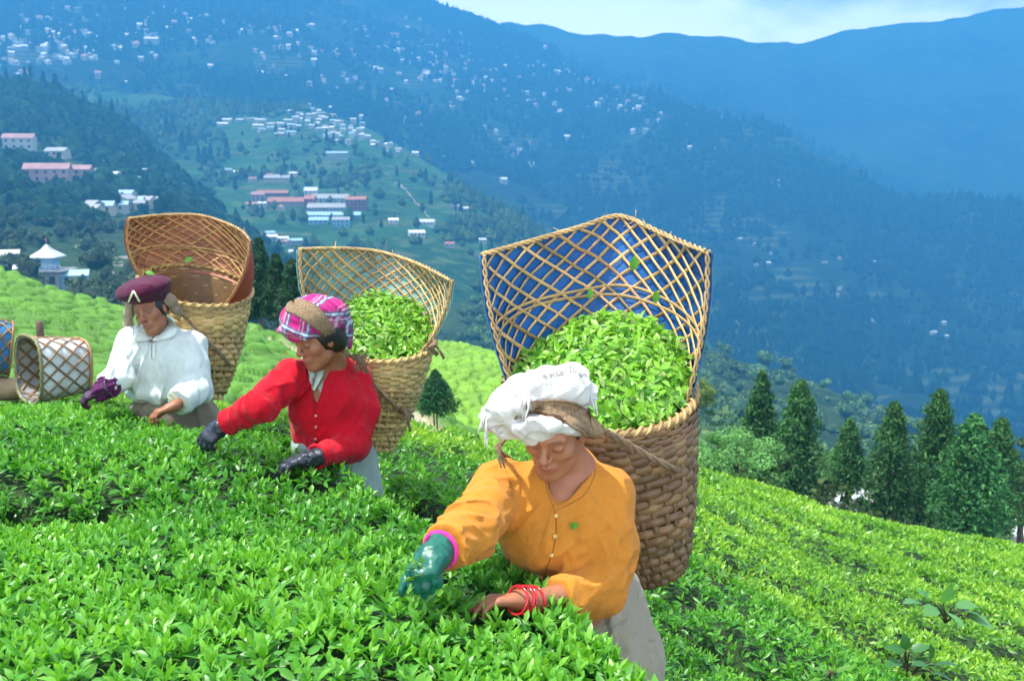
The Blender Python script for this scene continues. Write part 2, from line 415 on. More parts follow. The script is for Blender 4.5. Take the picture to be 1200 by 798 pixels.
def land_mat(name, ca, cb, cc, sc, terr=0.0):
    """patches of woodland, scrub and cultivated terraces"""
    m = bpy.data.materials.new(name); m.use_nodes = True; t = m.node_tree; n = t.nodes; L = t.links; n.clear()
    o = n.new('ShaderNodeOutputMaterial'); p = n.new('ShaderNodeBsdfPrincipled'); p.inputs['Roughness'].default_value = .95; p.inputs['Specular IOR Level'].default_value = .1
    g = n.new('ShaderNodeNewGeometry')
    n1 = n.new('ShaderNodeTexNoise'); n1.inputs['Scale'].default_value = sc; n1.inputs['Detail'].default_value = 8; n1.inputs['Roughness'].default_value = .62
    n2 = n.new('ShaderNodeTexNoise'); n2.inputs['Scale'].default_value = sc * 9; n2.inputs['Detail'].default_value = 6
    L.new(g.outputs['Position'], n1.inputs['Vector']); L.new(g.outputs['Position'], n2.inputs['Vector'])
    r1 = n.new('ShaderNodeValToRGB'); e = r1.color_ramp.elements; e[0].position = .40; e[0].color = (*ca, 1); e[1].position = .60; e[1].color = (*cb, 1)
    L.new(n1.outputs['Fac'], r1.inputs[0])
    r2 = n.new('ShaderNodeValToRGB'); r2.color_ramp.elements[0].position = .52; r2.color_ramp.elements[1].position = .72
    L.new(n2.outputs['Fac'], r2.inputs[0]); mx = n.new('ShaderNodeMix'); mx.data_type = 'RGBA'; L.new(r2.outputs[0], mx.inputs[0]); L.new(r1.outputs[0], mx.inputs[6]); mx.inputs[7].default_value = (*cc, 1)
    c = mx.outputs[2]
    if terr:
        s = n.new('ShaderNodeSeparateXYZ'); L.new(g.outputs['Position'], s.inputs[0])
        ma = n.new('ShaderNodeMath'); ma.operation = 'MULTIPLY'; ma.inputs[1].default_value = terr; L.new(s.outputs[2], ma.inputs[0])
        ad = n.new('ShaderNodeMath'); ad.operation = 'MULTIPLY_ADD'; ad.inputs[1].default_value = 14; L.new(n1.outputs['Fac'], ad.inputs[0]); L.new(ma.outputs[0], ad.inputs[2])
        si = n.new('ShaderNodeMath'); si.operation = 'SINE'; L.new(ad.outputs[0], si.inputs[0])
        n3 = n.new('ShaderNodeTexNoise'); n3.inputs['Scale'].default_value = sc * 2.2; L.new(g.outputs['Position'], n3.inputs['Vector'])
        r3 = n.new('ShaderNodeValToRGB'); r3.color_ramp.elements[0].position = .52; r3.color_ramp.elements[1].position = .6; L.new(n3.outputs['Fac'], r3.inputs[0])
        mr = n.new('ShaderNodeMapRange'); mr.inputs['From Min'].default_value = -1; mr.inputs['To Min'].default_value = 0; mr.inputs['To Max'].default_value = .8; L.new(si.outputs[0], mr.inputs[0])
        mu = n.new('ShaderNodeMath'); mu.operation = 'MULTIPLY'; L.new(mr.outputs[0], mu.inputs[0]); L.new(r3.outputs[0], mu.inputs[1])
        m2 = n.new('ShaderNodeMix'); m2.data_type = 'RGBA'; L.new(mu.outputs[0], m2.inputs[0]); L.new(c, m2.inputs[6]); m2.inputs[7].default_value = (.085, .105, .045, 1); c = m2.outputs[2]
    L.new(c, p.inputs['Base Color']); b = n.new('ShaderNodeBump'); b.inputs['Strength'].default_value = .8; b.inputs['Distance'].default_value = .9 / sc / 14
    L.new(n2.outputs['Fac'], b.inputs['Height']); L.new(b.outputs[0], p.inputs['Normal']); L.new(p.outputs[0], o.inputs['Surface'])
    return m
LM = land_mat('mountain_land', (.005, .013, .007), (.011, .025, .010), (.024, .044, .018), .0022, .55)
LM0 = land_mat('far_mountain_land', (.004, .010, .006), (.030, .055, .024), (.055, .085, .035), .0030)
LM2 = land_mat('spur_land', (.012, .048, .016), (.030, .10, .030), (.07, .13, .045), .006, .9)
LM3 = land_mat('wood_land', (.014, .034, .012), (.03, .06, .02), (.05, .08, .025), .02)

# valley floor: one sheet out to the horizon
gx = np.linspace(-7500, 7500, 60); gy = np.linspace(-1400, 4900, 60)
X, Y = np.meshgrid(gx, gy, indexing='ij'); Z = -520 + 25 * fbm(np.stack([X, Y, X * 0], -1).reshape(-1, 3) / 900).reshape(X.shape)
tag(obj('valley_ground', np.stack([X, Y, Z], -1).reshape(-1, 3), grid_faces(60, 60), LM), kind='structure')

far_mtn, _, _ = terrain('far_mountain', [
    [(-600, -20, 5700), (200, -40, 5700), (500, 22, 5500), (600, 28, 5400), (650, 30, 5400), (720, 36, 5300), (780, 43, 5200), (850, 50, 5150), (895, 54, 5150), (915, 53, 5150), (950, 44, 5250), (1000, 28, 5300), (1080, 17, 5300), (1200, 12, 5300), (1500, 0, 5300), (2000, -10, 5300)],
    [(-600, 120, 5000), (300, 120, 5000), (700, 120, 4800), (900, 150, 4700), (1100, 120, 4700), (1300, 90, 4700), (2000, 90, 4700)],
    [(-600, 260, 4500), (300, 260, 4500), (700, 240, 4300), (900, 260, 4100), (1100, 250, 4000), (1300, 260, 4000), (2000, 260, 4000)],
    [(-600, 330, 4200), (300, 330, 4100), (900, 340, 3600), (1300, 360, 3400), (2000, 360, 3400)]], 260, 90, 80, 500, LM0, far=lambda d: d * .78)
mid_ridge, MV, MF = terrain('middle_ridge', [
    [(300, 0, 4500), (520, 28, 4500), (600, 40, 4400), (700, 78, 4300), (800, 105, 4200), (868, 125, 4200), (930, 150, 4050), (985, 175, 3900), (1040, 200, 3750), (1080, 222, 3600), (1200, 300, 3400), (1500, 420, 3000)],
    [(300, 100, 4200), (600, 160, 4000), (868, 210, 3700), (985, 240, 3500), (1080, 290, 3300), (1200, 380, 3100), (1500, 480, 2900)],
    [(300, 260, 3600), (600, 280, 3500), (868, 320, 3300), (985, 340, 3200), (1080, 380, 3000), (1200, 440, 2900), (1500, 520, 2800)]], 160, 50, 50, 350, LM, far=lambda d: d * .85)
main_slope, CV, CF_ = terrain('main_slope', [
    [(-700, -110, 3300), (-300, -100, 3300), (0, -90, 3400), (300, -70, 3500), (440, -40, 3600), (510, 2, 3700), (560, 20, 3700), (600, 34, 3700), (650, 62, 3500), (690, 88, 3100), (775, 110, 2800), (830, 132, 2700), (900, 155, 2600), (1000, 200, 2450), (1075, 222, 2350), (1120, 226, 2280), (1195, 242, 2200), (1400, 300, 2050), (1900, 400, 1900)],
    [(-700, -40, 2700), (0, -20, 2700), (300, 10, 2800), (500, 80, 2900), (650, 140, 2800), (775, 170, 2450), (900, 220, 2250), (1075, 280, 2050), (1200, 310, 1950), (1900, 440, 1800)],
    [(-700, 90, 2050), (0, 90, 2100), (300, 110, 2300), (500, 170, 2250), (700, 250, 2150), (900, 320, 1900), (1075, 370, 1750), (1200, 400, 1700), (1900, 500, 1650)],
    [(-700, 220, 1500), (0, 210, 1600), (300, 230, 1750), (500, 280, 1800), (700, 350, 1700), (900, 420, 1500), (1075, 460, 1400), (1200, 500, 1350), (1900, 580, 1300)],
    [(-700, 330, 1200), (0, 320, 1300), (300, 330, 1450), (500, 380, 1500), (700, 440, 1350), (900, 500, 1150), (1075, 550, 1050), (1200, 590, 1000), (1900, 680, 950)]], 240, 120, 52, 300, LM)
spur, SV, SF = terrain('village_spur', [
    [(-500, 60, 1600), (-200, 80, 1600), (60, 98, 1600), (170, 112, 1550), (260, 120, 1500), (345, 122, 1450), (390, 134, 1400), (430, 152, 1340), (500, 190, 1230), (560, 230, 1130), (620, 262, 1050), (690, 300, 980), (760, 350, 900), (840, 410, 820), (950, 500, 700), (1200, 640, 600)],
    [(-500, 180, 1150), (60, 180, 1150), (260, 165, 1250), (345, 165, 1220), (430, 185, 1150), (500, 215, 1080), (560, 250, 1000), (640, 310, 860), (760, 400, 720), (840, 470, 640), (950, 560, 560), (1200, 720, 480)],
    [(-500, 270, 800), (60, 260, 850), (260, 220, 1000), (345, 225, 980), (430, 235, 940), (500, 255, 900), (560, 290, 820), (640, 360, 680), (760, 460, 560), (950, 620, 450), (1200, 780, 400)],
    [(-500, 360, 500), (60, 340, 560), (260, 290, 700), (345, 285, 760), (430, 290, 750), (500, 320, 680), (560, 370, 600), (640, 430, 520), (760, 540, 430), (950, 700, 380), (1200, 860, 350)],
    [(-500, 480, 330), (60, 430, 360), (260, 380, 430), (430, 380, 500), (560, 460, 420), (640, 520, 370), (760, 620, 330), (950, 760, 300), (1200, 920, 280)],
    [(-500, 640, 200), (60, 600, 210), (260, 560, 230), (430, 550, 250), (560, 600, 240), (760, 760, 210), (1200, 1050, 190)]], 240, 120, 10, 140, LM2, far=lambda d: d * 1.3)
left_hill, LV, LF = terrain('left_hill', [
    [(-500, 30, 700), (-200, 70, 700), (0, 102, 700), (50, 104, 700), (100, 125, 700), (140, 140, 700), (175, 175, 660), (215, 210, 620), (260, 250, 560), (300, 285, 500), (380, 340, 430)],
    [(-500, 140, 500), (-200, 150, 520), (0, 165, 540), (70, 180, 540), (140, 205, 520), (200, 240, 470), (260, 280, 420), (380, 370, 340)],
    [(-500, 240, 330), (-200, 230, 360), (0, 235, 380), (70, 240, 390), (140, 255, 380), (200, 285, 350), (260, 320, 310), (380, 400, 260)],
    [(-500, 340, 190), (-200, 320, 210), (0, 300, 230), (70, 305, 240), (140, 310, 235), (200, 335, 220), (260, 370, 200), (380, 450, 170)],
    [(-500, 460, 110), (-200, 430, 120), (0, 400, 130), (140, 400, 130), (260, 440, 120), (380, 520, 110)]], 180, 110, 7, 90, LM3, far=lambda d: d * 1.8)
right_hill, RV, RF = terrain('right_wooded_hill', [
    [(500, 350, 380), (700, 375, 370), (800, 398, 360), (870, 424, 350), (930, 440, 340), (985, 462, 330), (1060, 500, 300), (1150, 545, 280), (1300, 610, 260), (1600, 700, 240)],
    [(500, 430, 300), (700, 440, 290), (800, 455, 280), (930, 490, 270), (1060, 540, 240), (1300, 650, 200), (1600, 760, 180)],
    [(500, 520, 180), (700, 530, 180), (800, 540, 170), (930, 570, 160), (1060, 610, 150), (1300, 720, 120), (1600, 840, 110)],
    [(500, 600, 85), (700, 600, 85), (860, 590, 80), (930, 610, 80), (1060, 645, 75), (1300, 740, 70), (1600, 860, 65)],
    [(500, 640, 35), (700, 640, 35), (860, 620, 40), (1060, 665, 40), (1300, 760, 38), (1600, 880, 36)]], 130, 80, 2.2, 40, LM3, far=lambda d: d if d < 80 else 80 + (d - 80) * 2.2)
far_mtn_b = None
BV_main = bvh_of(CV, CF_); BV_spur = bvh_of(SV, SF); BV_left = bvh_of(LV, LF); BV_right = bvh_of(RV, RF); BV_mid = bvh_of(MV, MF)
def hit(u, v, bvs=None):
    d = vec(P(u, v, 1)).normalized(); best = None
    for b in (bvs or (BV_right, BV_left, BV_spur, BV_main)):
        h = b.ray_cast(Vector((0, 0, 0)), d)
        if h[0] is not None and (best is None or h[3] < best[1]): best = (np.array(h[0]), h[3], np.array(h[1]))
    return best

# ------------------------------------------------------------------ woods on the far slopes (uncountable)
OCT_V = np.array([(1, 0, 0), (0, 1, 0), (-1, 0, 0), (0, -1, 0), (0, 0, 1), (0, 0, -1)], float); OCT_F = np.array([(0, 1, 4), (1, 2, 4), (2, 3, 4), (3, 0, 4), (1, 0, 5), (2, 1, 5), (3, 2, 5), (0, 3, 5)])
def sample_surface(V, F, n, rng=RNG):
    a, b, c, d = V[F[:, 0]], V[F[:, 1]], V[F[:, 2]], V[F[:, 3]]
    ar = .5 * np.linalg.norm(np.cross(c - a, d - b), axis=1); k = rng.choice(len(F), n, p=ar / ar.sum())
    s, t = rng.random((2, n, 1)); return a[k] * (1 - s) * (1 - t) + b[k] * s * (1 - t) + c[k] * s * t + d[k] * (1 - s) * t
def ico():
    t = (1 + 5 ** .5) / 2
    v = np.array([(-1, t, 0), (1, t, 0), (-1, -t, 0), (1, -t, 0), (0, -1, t), (0, 1, t), (0, -1, -t), (0, 1, -t), (t, 0, -1), (t, 0, 1), (-t, 0, -1), (-t, 0, 1)], float)
    f = np.array([(0, 11, 5), (0, 5, 1), (0, 1, 7), (0, 7, 10), (0, 10, 11), (1, 5, 9), (5, 11, 4), (11, 10, 2), (10, 7, 6), (7, 1, 8), (3, 9, 4), (3, 4, 2), (3, 2, 6), (3, 6, 8), (3, 8, 9), (4, 9, 5), (2, 4, 11), (6, 2, 10), (8, 6, 7), (9, 8, 1)])
    return nrm(v), f
def blobs(name, pts, rad, asp, cols, mat, jit=.28, round_=False):
    OV, OF = ico() if round_ else (OCT_V, OCT_F); m = len(OV); n = len(pts); s = OV[None] * (1 + jit * (RNG.random((n, m, 1)) * 2 - 1)) * rad[:, None, None]
    s[..., 2] *= asp[:, None]
    V = (pts[:, None] + s + np.array([0, 0, 1]) * (rad * asp * .55)[:, None, None]).reshape(-1, 3)
    F = (OF[None] + m * np.arange(n)[:, None, None]).reshape(-1, 3)
    C = np.repeat(cols, m, 0) * (.75 + .5 * RNG.random((n * m, 1)))
    o = obj(name, V, F, mat, cols=C, smooth=False)
    return tag(o, kind='stuff')
M['far_wood'] = mk('far_wood', (1, 1, 1), .9, vcol=True, spec=.1)
def wood(name, V, F, n, r, thr, dark, light, cone=.35, nsc=150, asp=(1.0, 1.6), label=None, open_=None, round_=False):
    p = sample_surface(V, F, n); q = fbm(p / nsc, 3) + .12 * RNG.normal(size=n)
    keep = q > thr
    if open_ is not None: keep &= ~open_(p)
    u_, v_ = pix(p); keep &= (u_ > -120) & (u_ < 1320) & (v_ > -50)
    p = p[keep]; q = q[keep]; n = len(p)
    rr = r * (.6 + .8 * RNG.random(n)); a = RNG.uniform(*asp, n); isc = RNG.random(n) < cone
    a[isc] *= 1.9; rr[isc] *= .62
    t = np.clip(RNG.random(n) * .8 + .3 * q, 0, 1)[:, None]; c = np.array(dark) * (1 - t) + np.array(light) * t; c[isc] *= .55
    o = blobs(name, p, rr, a, c, M['far_wood'], round_=round_)
    return tag(o, label, 'woodland')
def pix(p):
    d = p @ CF; return 600 + FPX * (p @ CR) / d, 399 - FPX * (p @ CU) / d
def in_rects(p, rects):
    u, v = pix(p); m = np.zeros(len(p), bool)
    for (a, b, c, d) in rects: m |= (u > a) & (u < c) & (v > b) & (v < d)
    return m
wood('mountain_woodland', CV, CF_, 42000, 8.6, -.16, (.004, .011, .006), (.011, .025, .009), .4, 260, label='dark forest covering the big mountain slope across the valley')
wood('ridge_woodland', MV, MF, 5000, 14, -.05, (.014, .030, .012), (.03, .055, .02), .4, 300, label='faint forest on the hazy ridge at the upper right')
wood('spur_woodland', SV, SF, 24000, 5.2, -.05, (.022, .045, .014), (.075, .12, .03), .25, 120, label='scattered green woodland on the spur around the factory and village',
     open_=lambda p: in_rects(p, [(225, 222, 440, 292), (262, 140, 500, 205), (435, 190, 520, 285), (330, 285, 640, 420)]) & (RNG.random(len(p)) < .9))
wood('left_woodland', LV[:], LF[LV[LF[:,0]] @ CF > 600], 17000, 4.6, -.22, (.005, .022, .010), (.022, .062, .020), .2, 70, label='mixed trees covering the near hillside at the left edge',
     open_=lambda p: in_rects(p, [(0, 160, 82, 188), (28, 196, 105, 228), (98, 240, 150, 262), (140, 225, 190, 262), (120, 262, 210, 320)]) & (RNG.random(len(p)) < .93), round_=True)

def crown_arrays(c, r, h, n, rng, dark, light, leaf):
    """n small leaf-clump faces spread through a lumpy crown"""
    k = max(4, n // 22); cc = c + (rng.random((k, 3)) * 2 - 1) * np.array([r * .62, r * .62, h * .36])
    i = rng.integers(0, k, n); d = nrm(rng.normal(size=(n, 3)) + np.array([0, 0, .35])); rr = (r * .42) * (.55 + .5 * rng.random(n))
    p = cc[i] + d * rr[:, None] * np.array([1, 1, .8]); N = nrm(d + .7 * rng.normal(size=(n, 3))); X = nrm(np.cross(N, rng.normal(size=(n, 3)))); Y = np.cross(N, X)
    s = leaf * (.6 + .8 * rng.random(n))[:, None]
    V = np.stack([p - X * s - Y * s * .6, p + X * s * .9 - Y * s * .3, p + X * s * .6 + Y * s * .7, p - X * s * .5 + Y * s * .6], 1).reshape(-1, 3)
    F = (np.arange(4)[None] + 4 * np.arange(n)[:, None]); t = np.clip(rng.random(n) + .0, 0, 1)[:, None]; tone = rng.random(k)[i][:, None]
    C = np.repeat(np.array(dark) * (1 - t) + np.array(light) * t, 4, 0) * np.repeat(.7 + .6 * tone, 4, 0)
    return V, F, C
def crown_wood(name, V, F, n, dmin, dmax, r, thr, dark, light, label, nsc=40, faces=90, open_=None, urange=(-150, 1350)):
    F = F[(V[F[:, 0]] @ CF > dmin) & (V[F[:, 0]] @ CF < dmax)]; rng = np.random.default_rng(len(name)); p = sample_surface(V, F, n * 2, rng)
    q = fbm(p / nsc, 3) + .1 * rng.normal(size=len(p)); p = p[q > thr]
    if open_ is not None: p = p[~open_(p)]
    u_, v_ = pix(p); p = p[(u_ > urange[0]) & (u_ < urange[1])]; p = p[:n]; mb = MB()
    for c in p:
        rr = r * (.5 + .6 * rng.random()); hh = rr * rng.uniform(.9, 1.7); tn = .7 + .6 * rng.random(); y = rng.random()
        d_ = np.array(dark) * tn; l_ = np.array(light) * tn * np.array([1 + .25 * y, 1, 1]); v, f, cc = crown_arrays(c + np.array([0, 0, hh * .75]), rr, hh, faces, rng, d_, l_, rr * .12)
        mb.add(v, f, cc); iv, if_ = ico()
        if c @ CF > 150: mb.add(c + np.array([0, 0, hh * .72]) + iv * np.array([rr * .55, rr * .55, hh * .42]) * (.8 + .4 * rng.random((12, 1))), if_, d_ * .9)
    o = mb.build(name, M['tree_leaf'], smooth=False); return tag(o, label, 'woodland', kind='stuff')
LW = lambda p: in_rects(p, [(130, 262, 215, 322), (28, 292, 100, 345)])
crown_wood('near_left_woodland', LV, LF, 380, 220, 640, 6.2, -.35, (.02, .04, .012), (.07, .115, .04), 'leafy grey-green trees on the slope above the white-roofed pavilion', 100, 110, LW, (-150, 430))
crown_wood('right_woodland', RV, RF, 620, 90, 760, 7.0, -.6, (.04, .10, .035), (.13, .24, .08), 'rounded green trees covering the nearer hill at the right', 90, 90, None, (540, 1350))
crown_wood('valley_thicket', RV, RF, 300, 36, 90, 1.5, -.5, (.02, .05, .015), (.06, .12, .03), 'low thicket in the dip behind the conifers', 60, 80)
crown_wood('spur_groves', SV, SF, 420, 430, 1000, 7.0, -.05, (.02, .05, .018), (.06, .12, .035), 'tree groves on the lower side of the spur', 90, 60, lambda p: in_rects(p, [(225, 222, 440, 292), (435, 190, 520, 285), (140,280,230,330)]))
# ------------------------------------------------------------------ tea hills in the middle distance
def tea_hill(name, rows, nu, nv, cell, hgt, mat, stretch=1.0, seed=3, ctop=(.09, .22, .03), clow=(.02, .05, .012), roll=.8, path=None):
    G = np.array([catmull(A(*r), nu) for r in rows]); G = np.stack([catmull(G[:, i], nv) for i in range(nu)], 0)
    V = G.reshape(-1, 3).copy(); V[:, 2] += roll * fbm(V / 22, 3)
    wx = V[:, 0] + 1.1 * fbm(V / 2.6 + 31, 2); wy = (V[:, 1] + 1.1 * fbm(V / 2.6 + 77, 2)) / stretch
    f1, f2, rid = worley(wx, wy, cell, seed, .85)
    g = np.clip((f2 - f1) * 2.0, 0, 1); pil = np.sqrt(1 - (1 - g) ** 2)
    hh = hgt * pil * (.8 + .4 * rid) + .05 * fbm(V / .25, 3)
    pm = np.zeros(len(V))
    if path is not None:
        bt = bvh_of(V, grid_faces(nu, nv)); PP = catmull([np.array(bt.ray_cast(Vector((0, 0, 0)), vec(P(q[0], q[1], 1)).normalized())[0] or P(*q)) for q in path[0]], 80); dd = np.sqrt(((V[:, None, :2] - PP[None, :, :2]) ** 2).sum(-1)).min(1); pm = 1 - sstep(path[1] * .8, path[1] * 1.2, dd); hh *= 1 - pm
    V[:, 2] += hh
    c = np.array(clow) + (np.array(ctop) - np.array(clow)) * (sstep(.15, .7, pil) * (.75 + .35 * rid))[:, None]  # shade between the bushes is put into the darker gap colour
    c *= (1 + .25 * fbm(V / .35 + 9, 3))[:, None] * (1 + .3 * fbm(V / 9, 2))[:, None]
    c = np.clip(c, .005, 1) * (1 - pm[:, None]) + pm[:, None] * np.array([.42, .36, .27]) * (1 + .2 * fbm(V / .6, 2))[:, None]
    F = grid_faces(nu, nv)
    top = V.reshape(nu, nv, 3)[:, 0]; dirs = nrm(top * np.array([1, 1, 0]))
    Vb = np.stack([top + dirs * 22 - [0, 0, 14], top + dirs * 7 - [0, 0, 2.5], top], 1).reshape(-1, 3)
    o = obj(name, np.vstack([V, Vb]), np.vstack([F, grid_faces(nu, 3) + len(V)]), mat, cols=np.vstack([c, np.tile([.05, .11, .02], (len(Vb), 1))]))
    return tag(o, kind='structure'), V, F
M['hill'] = mk('tea_hill_bushes', (1, 1, 1), .75, vcol=True, bump=(9, .7, .06), noise=(12, .25), spec=.2)
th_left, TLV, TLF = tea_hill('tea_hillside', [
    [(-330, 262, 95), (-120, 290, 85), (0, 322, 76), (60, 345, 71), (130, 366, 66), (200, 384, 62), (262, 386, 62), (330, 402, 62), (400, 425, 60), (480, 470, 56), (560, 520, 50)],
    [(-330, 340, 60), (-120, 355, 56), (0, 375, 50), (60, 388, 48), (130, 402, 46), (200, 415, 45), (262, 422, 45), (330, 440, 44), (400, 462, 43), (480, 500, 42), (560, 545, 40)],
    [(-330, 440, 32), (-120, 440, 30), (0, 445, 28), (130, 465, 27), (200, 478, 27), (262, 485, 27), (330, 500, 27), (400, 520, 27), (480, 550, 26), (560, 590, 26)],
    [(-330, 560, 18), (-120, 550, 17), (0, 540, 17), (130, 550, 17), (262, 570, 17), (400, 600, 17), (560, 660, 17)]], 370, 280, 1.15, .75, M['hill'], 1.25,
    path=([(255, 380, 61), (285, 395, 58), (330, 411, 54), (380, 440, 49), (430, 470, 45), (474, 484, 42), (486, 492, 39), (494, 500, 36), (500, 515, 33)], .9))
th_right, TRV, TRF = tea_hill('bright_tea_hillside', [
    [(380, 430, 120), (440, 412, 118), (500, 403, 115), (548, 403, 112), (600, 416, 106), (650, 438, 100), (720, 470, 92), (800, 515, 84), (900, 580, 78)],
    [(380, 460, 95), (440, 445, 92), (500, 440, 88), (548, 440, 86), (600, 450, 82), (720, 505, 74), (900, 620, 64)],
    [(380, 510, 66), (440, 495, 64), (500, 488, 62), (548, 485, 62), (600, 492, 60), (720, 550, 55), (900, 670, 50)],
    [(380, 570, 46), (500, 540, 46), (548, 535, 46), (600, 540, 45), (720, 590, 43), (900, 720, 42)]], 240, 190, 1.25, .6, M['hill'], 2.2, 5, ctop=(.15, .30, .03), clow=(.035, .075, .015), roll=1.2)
BV_tl = bvh_of(TLV, TLF); BV_tr = bvh_of(TRV, TRF)

# ------------------------------------------------------------------ the tea field the pickers stand in
class RBF:
    """thin-plate surface z(x, y) through measured points"""
    def __init__(s, pts, lam=.02):
        p = np.array([P(*q) for q in pts]); s.x = p[:, :2]; n = len(p)
        K = s.k(s.x, s.x) + lam * np.eye(n); Pm = np.hstack([np.ones((n, 1)), s.x])
        Am = np.block([[K, Pm], [Pm.T, np.zeros((3, 3))]]); s.w = np.linalg.solve(Am, np.concatenate([p[:, 2], [0, 0, 0]]))
    def k(s, a, b):
        r2 = ((a[:, None] - b[None]) ** 2).sum(-1); return .5 * r2 * np.log(r2 + 1e-9)
    def __call__(s, x, y):
        q = np.stack([x, y], 1); out = np.empty(len(q))
        for i in range(0, len(q), 40000):
            qq = q[i:i + 40000]; out[i:i + 40000] = s.k(qq, s.x) @ s.w[:-3] + s.w[-3] + qq @ s.w[-2:]
        return out
near_z = RBF([(100, 798, 1.84), (-300, 798, 1.84), (500, 798, 1.84), (740, 798, 1.86), (300, 650, 2.55), (560, 655, 2.62), (500, 700, 2.26), (640, 718, 2.30), (570, 726, 2.30), (0, 640, 2.6), (-300, 640, 2.6),
              (337, 556, 3.6), (243, 522, 3.8), (430, 600, 3.1), (120, 560, 3.45), (0, 560, 3.4), (-300, 560, 3.4), (185, 496, 4.7), (110, 478, 4.9), (0, 480, 5.3), (-200, 480, 5.3), (60, 472, 5.7), (-500, 470, 5.8), (-900, 500, 4.2)], .01)
low_z = RBF([(450, 548, 4.7), (500, 566, 4.2), (560, 555, 4.6), (560, 532, 9), (480, 529, 8), (620, 530, 9.5), (560, 556, 12.5), (470, 556, 12), (640, 556, 13), (540, 610, 3.5),
             (800, 770, 3.7), (780, 710, 4.2), (810, 650, 5.2), (820, 600, 7.2), (815, 556, 11), (900, 775, 4.2), (900, 710, 5.2), (900, 645, 7.2), (900, 598, 10.5), (900, 577, 14),
             (1000, 785, 4.8), (1000, 710, 6.3), (1000, 645, 9.3), (1000, 606, 15), (1100, 795, 5.3), (1100, 720, 7), (1100, 665, 11), (1100, 625, 16), (1200, 798, 5.8), (1200, 725, 8), (1200, 675, 12), (1200, 645, 17),
             (1400, 800, 7), (1400, 710, 13), (1400, 690, 18), (1700, 820, 8), (1700, 780, 18),
             (350, 485, 6.5), (250, 486, 6.4), (150, 474, 6.6), (50, 468, 6.6), (0, 464, 6.7), (-200, 462, 7), (-600, 470, 8),
             (800, 610, 19), (560, 590, 16), (300, 590, 16), (0, 590, 16), (-500, 590, 16), (980, 655, 23), (1100, 700, 26), (1400, 770, 28), (1700, 850, 28)], .02)
EDGE = np.array([P(760, 830, 1.75)[:2], P(745, 798, 1.95)[:2], P(640, 698, 2.42)[:2], [-.28, 2.86], P(395, 572, 3.72)[:2], P(300, 530, 4.2)[:2], P(205, 498, 4.8)[:2], P(90, 474, 5.35)[:2], [-3.9, 6.0], [-7, 7.6], [-14, 10]])
EDGE = np.vstack([[.34, .9], EDGE])
def signed_edge(x, y):
    """distance to the far edge of the near hedge, positive beyond it"""
    q = np.stack([x, y], -1); best = np.full(x.shape, 1e9); sg = np.ones(x.shape)
    for a, b in zip(EDGE[:-1], EDGE[1:]):
        ab = b - a; t = np.clip(((q - a) @ ab) / (ab @ ab), 0, 1); d = q - a - t[..., None] * ab; dd = np.hypot(d[..., 0], d[..., 1])
        cr_ = ab[0] * (q[..., 1] - a[1]) - ab[1] * (q[..., 0] - a[0]); m = dd < best - 1e-9
        sg = np.where(m, np.where(cr_ < 0, 1, -1), sg); best = np.minimum(best, dd)
    return best * sg
def near_h(x, y):
    e = signed_edge(x, y); p = np.stack([x, y, x * 0], -1)
    z = near_z(x, y) - .045 + .055 * fbm(p / .45, 3) + .05 * fbm(p / 1.3 + 5, 2)
    for (u, v, d, r, dep) in NOTCH:
        c = P(u, v, d); z -= dep * np.exp(-(((x - c[0]) / r[0]) ** 2 + ((y - c[1]) / r[1]) ** 2))
    return z - .95 * sstep(.02, .18, e + .05 * fbm(p / .3 + 3, 2))
NOTCH = [(15, 572, 3.3, (.26, .13), .5), (62, 582, 3.15, (.14, .08), .35)]
HOLES = [(828, 640, 5.7, (.32, .13), .4), (890, 775, 4.15, (.45, .12), .4), (1010, 668, 8.0, (.5, .25), .35), (1095, 700, 7.2, (.6, .25), .3), (880, 618, 8.5, (.4, .25), .3), (1050, 770, 5.4, (.25, .15), .35), (960, 648, 8.6, (.6, .2), .25), (1135, 735, 6.4, (.4, .15), .3), (480, 555, 4.7, (.5, .15), .2), (770, 690, 4.6, (.2, .2), .3)]
def low_h(x, y, cell=True):
    p = np.stack([x, y, x * 0], -1); z = low_z(x, y) + .10 * fbm(p / .8 + 11, 3) + .12 * fbm(p / 2.8 + 8, 2)
    f1, f2, rid = worley(x + .35 * fbm(p / 1.1, 2), (y + .35 * fbm(p / 1.1 + 40, 2)) / .8, 1.25, 11, .9)
    g = np.clip((f2 - f1) * 3.2, 0, 1); far = sstep(5, 9, y)
    z += (.045 + .06 * far) * (np.sqrt(1 - (1 - g) ** 2) - 1) + .10 * far * (rid - .5)
    for (u, v, d, r, dep) in HOLES:
        c = P(u, v, d); z -= dep * np.exp(-(((x - c[0]) / r[0]) ** 2 + ((y - c[1]) / r[1]) ** 2))
    e = signed_edge(x, y)
    return z - .9 * (1 - sstep(.36, .56, e + .05 * fbm(p / .3 + 13, 2)))
def height_sheet(name, fn, x0, x1, y0, y1, step, keep, mat, drop):
    gx = np.arange(x0, x1, step); gy = np.arange(y0, y1, step); X, Y = np.meshgrid(gx, gy, indexing='ij')
    x, y = X.ravel(), Y.ravel(); z = fn(x, y) - drop; F = grid_faces(len(gx), len(gy)); k = keep(x, y); F = F[k[F].all(1)]
    us = np.unique(F); rm = np.full(len(x), -1); rm[us] = np.arange(len(us))
    return obj(name, np.stack([x, y, z], 1)[us], rm[F], mat)
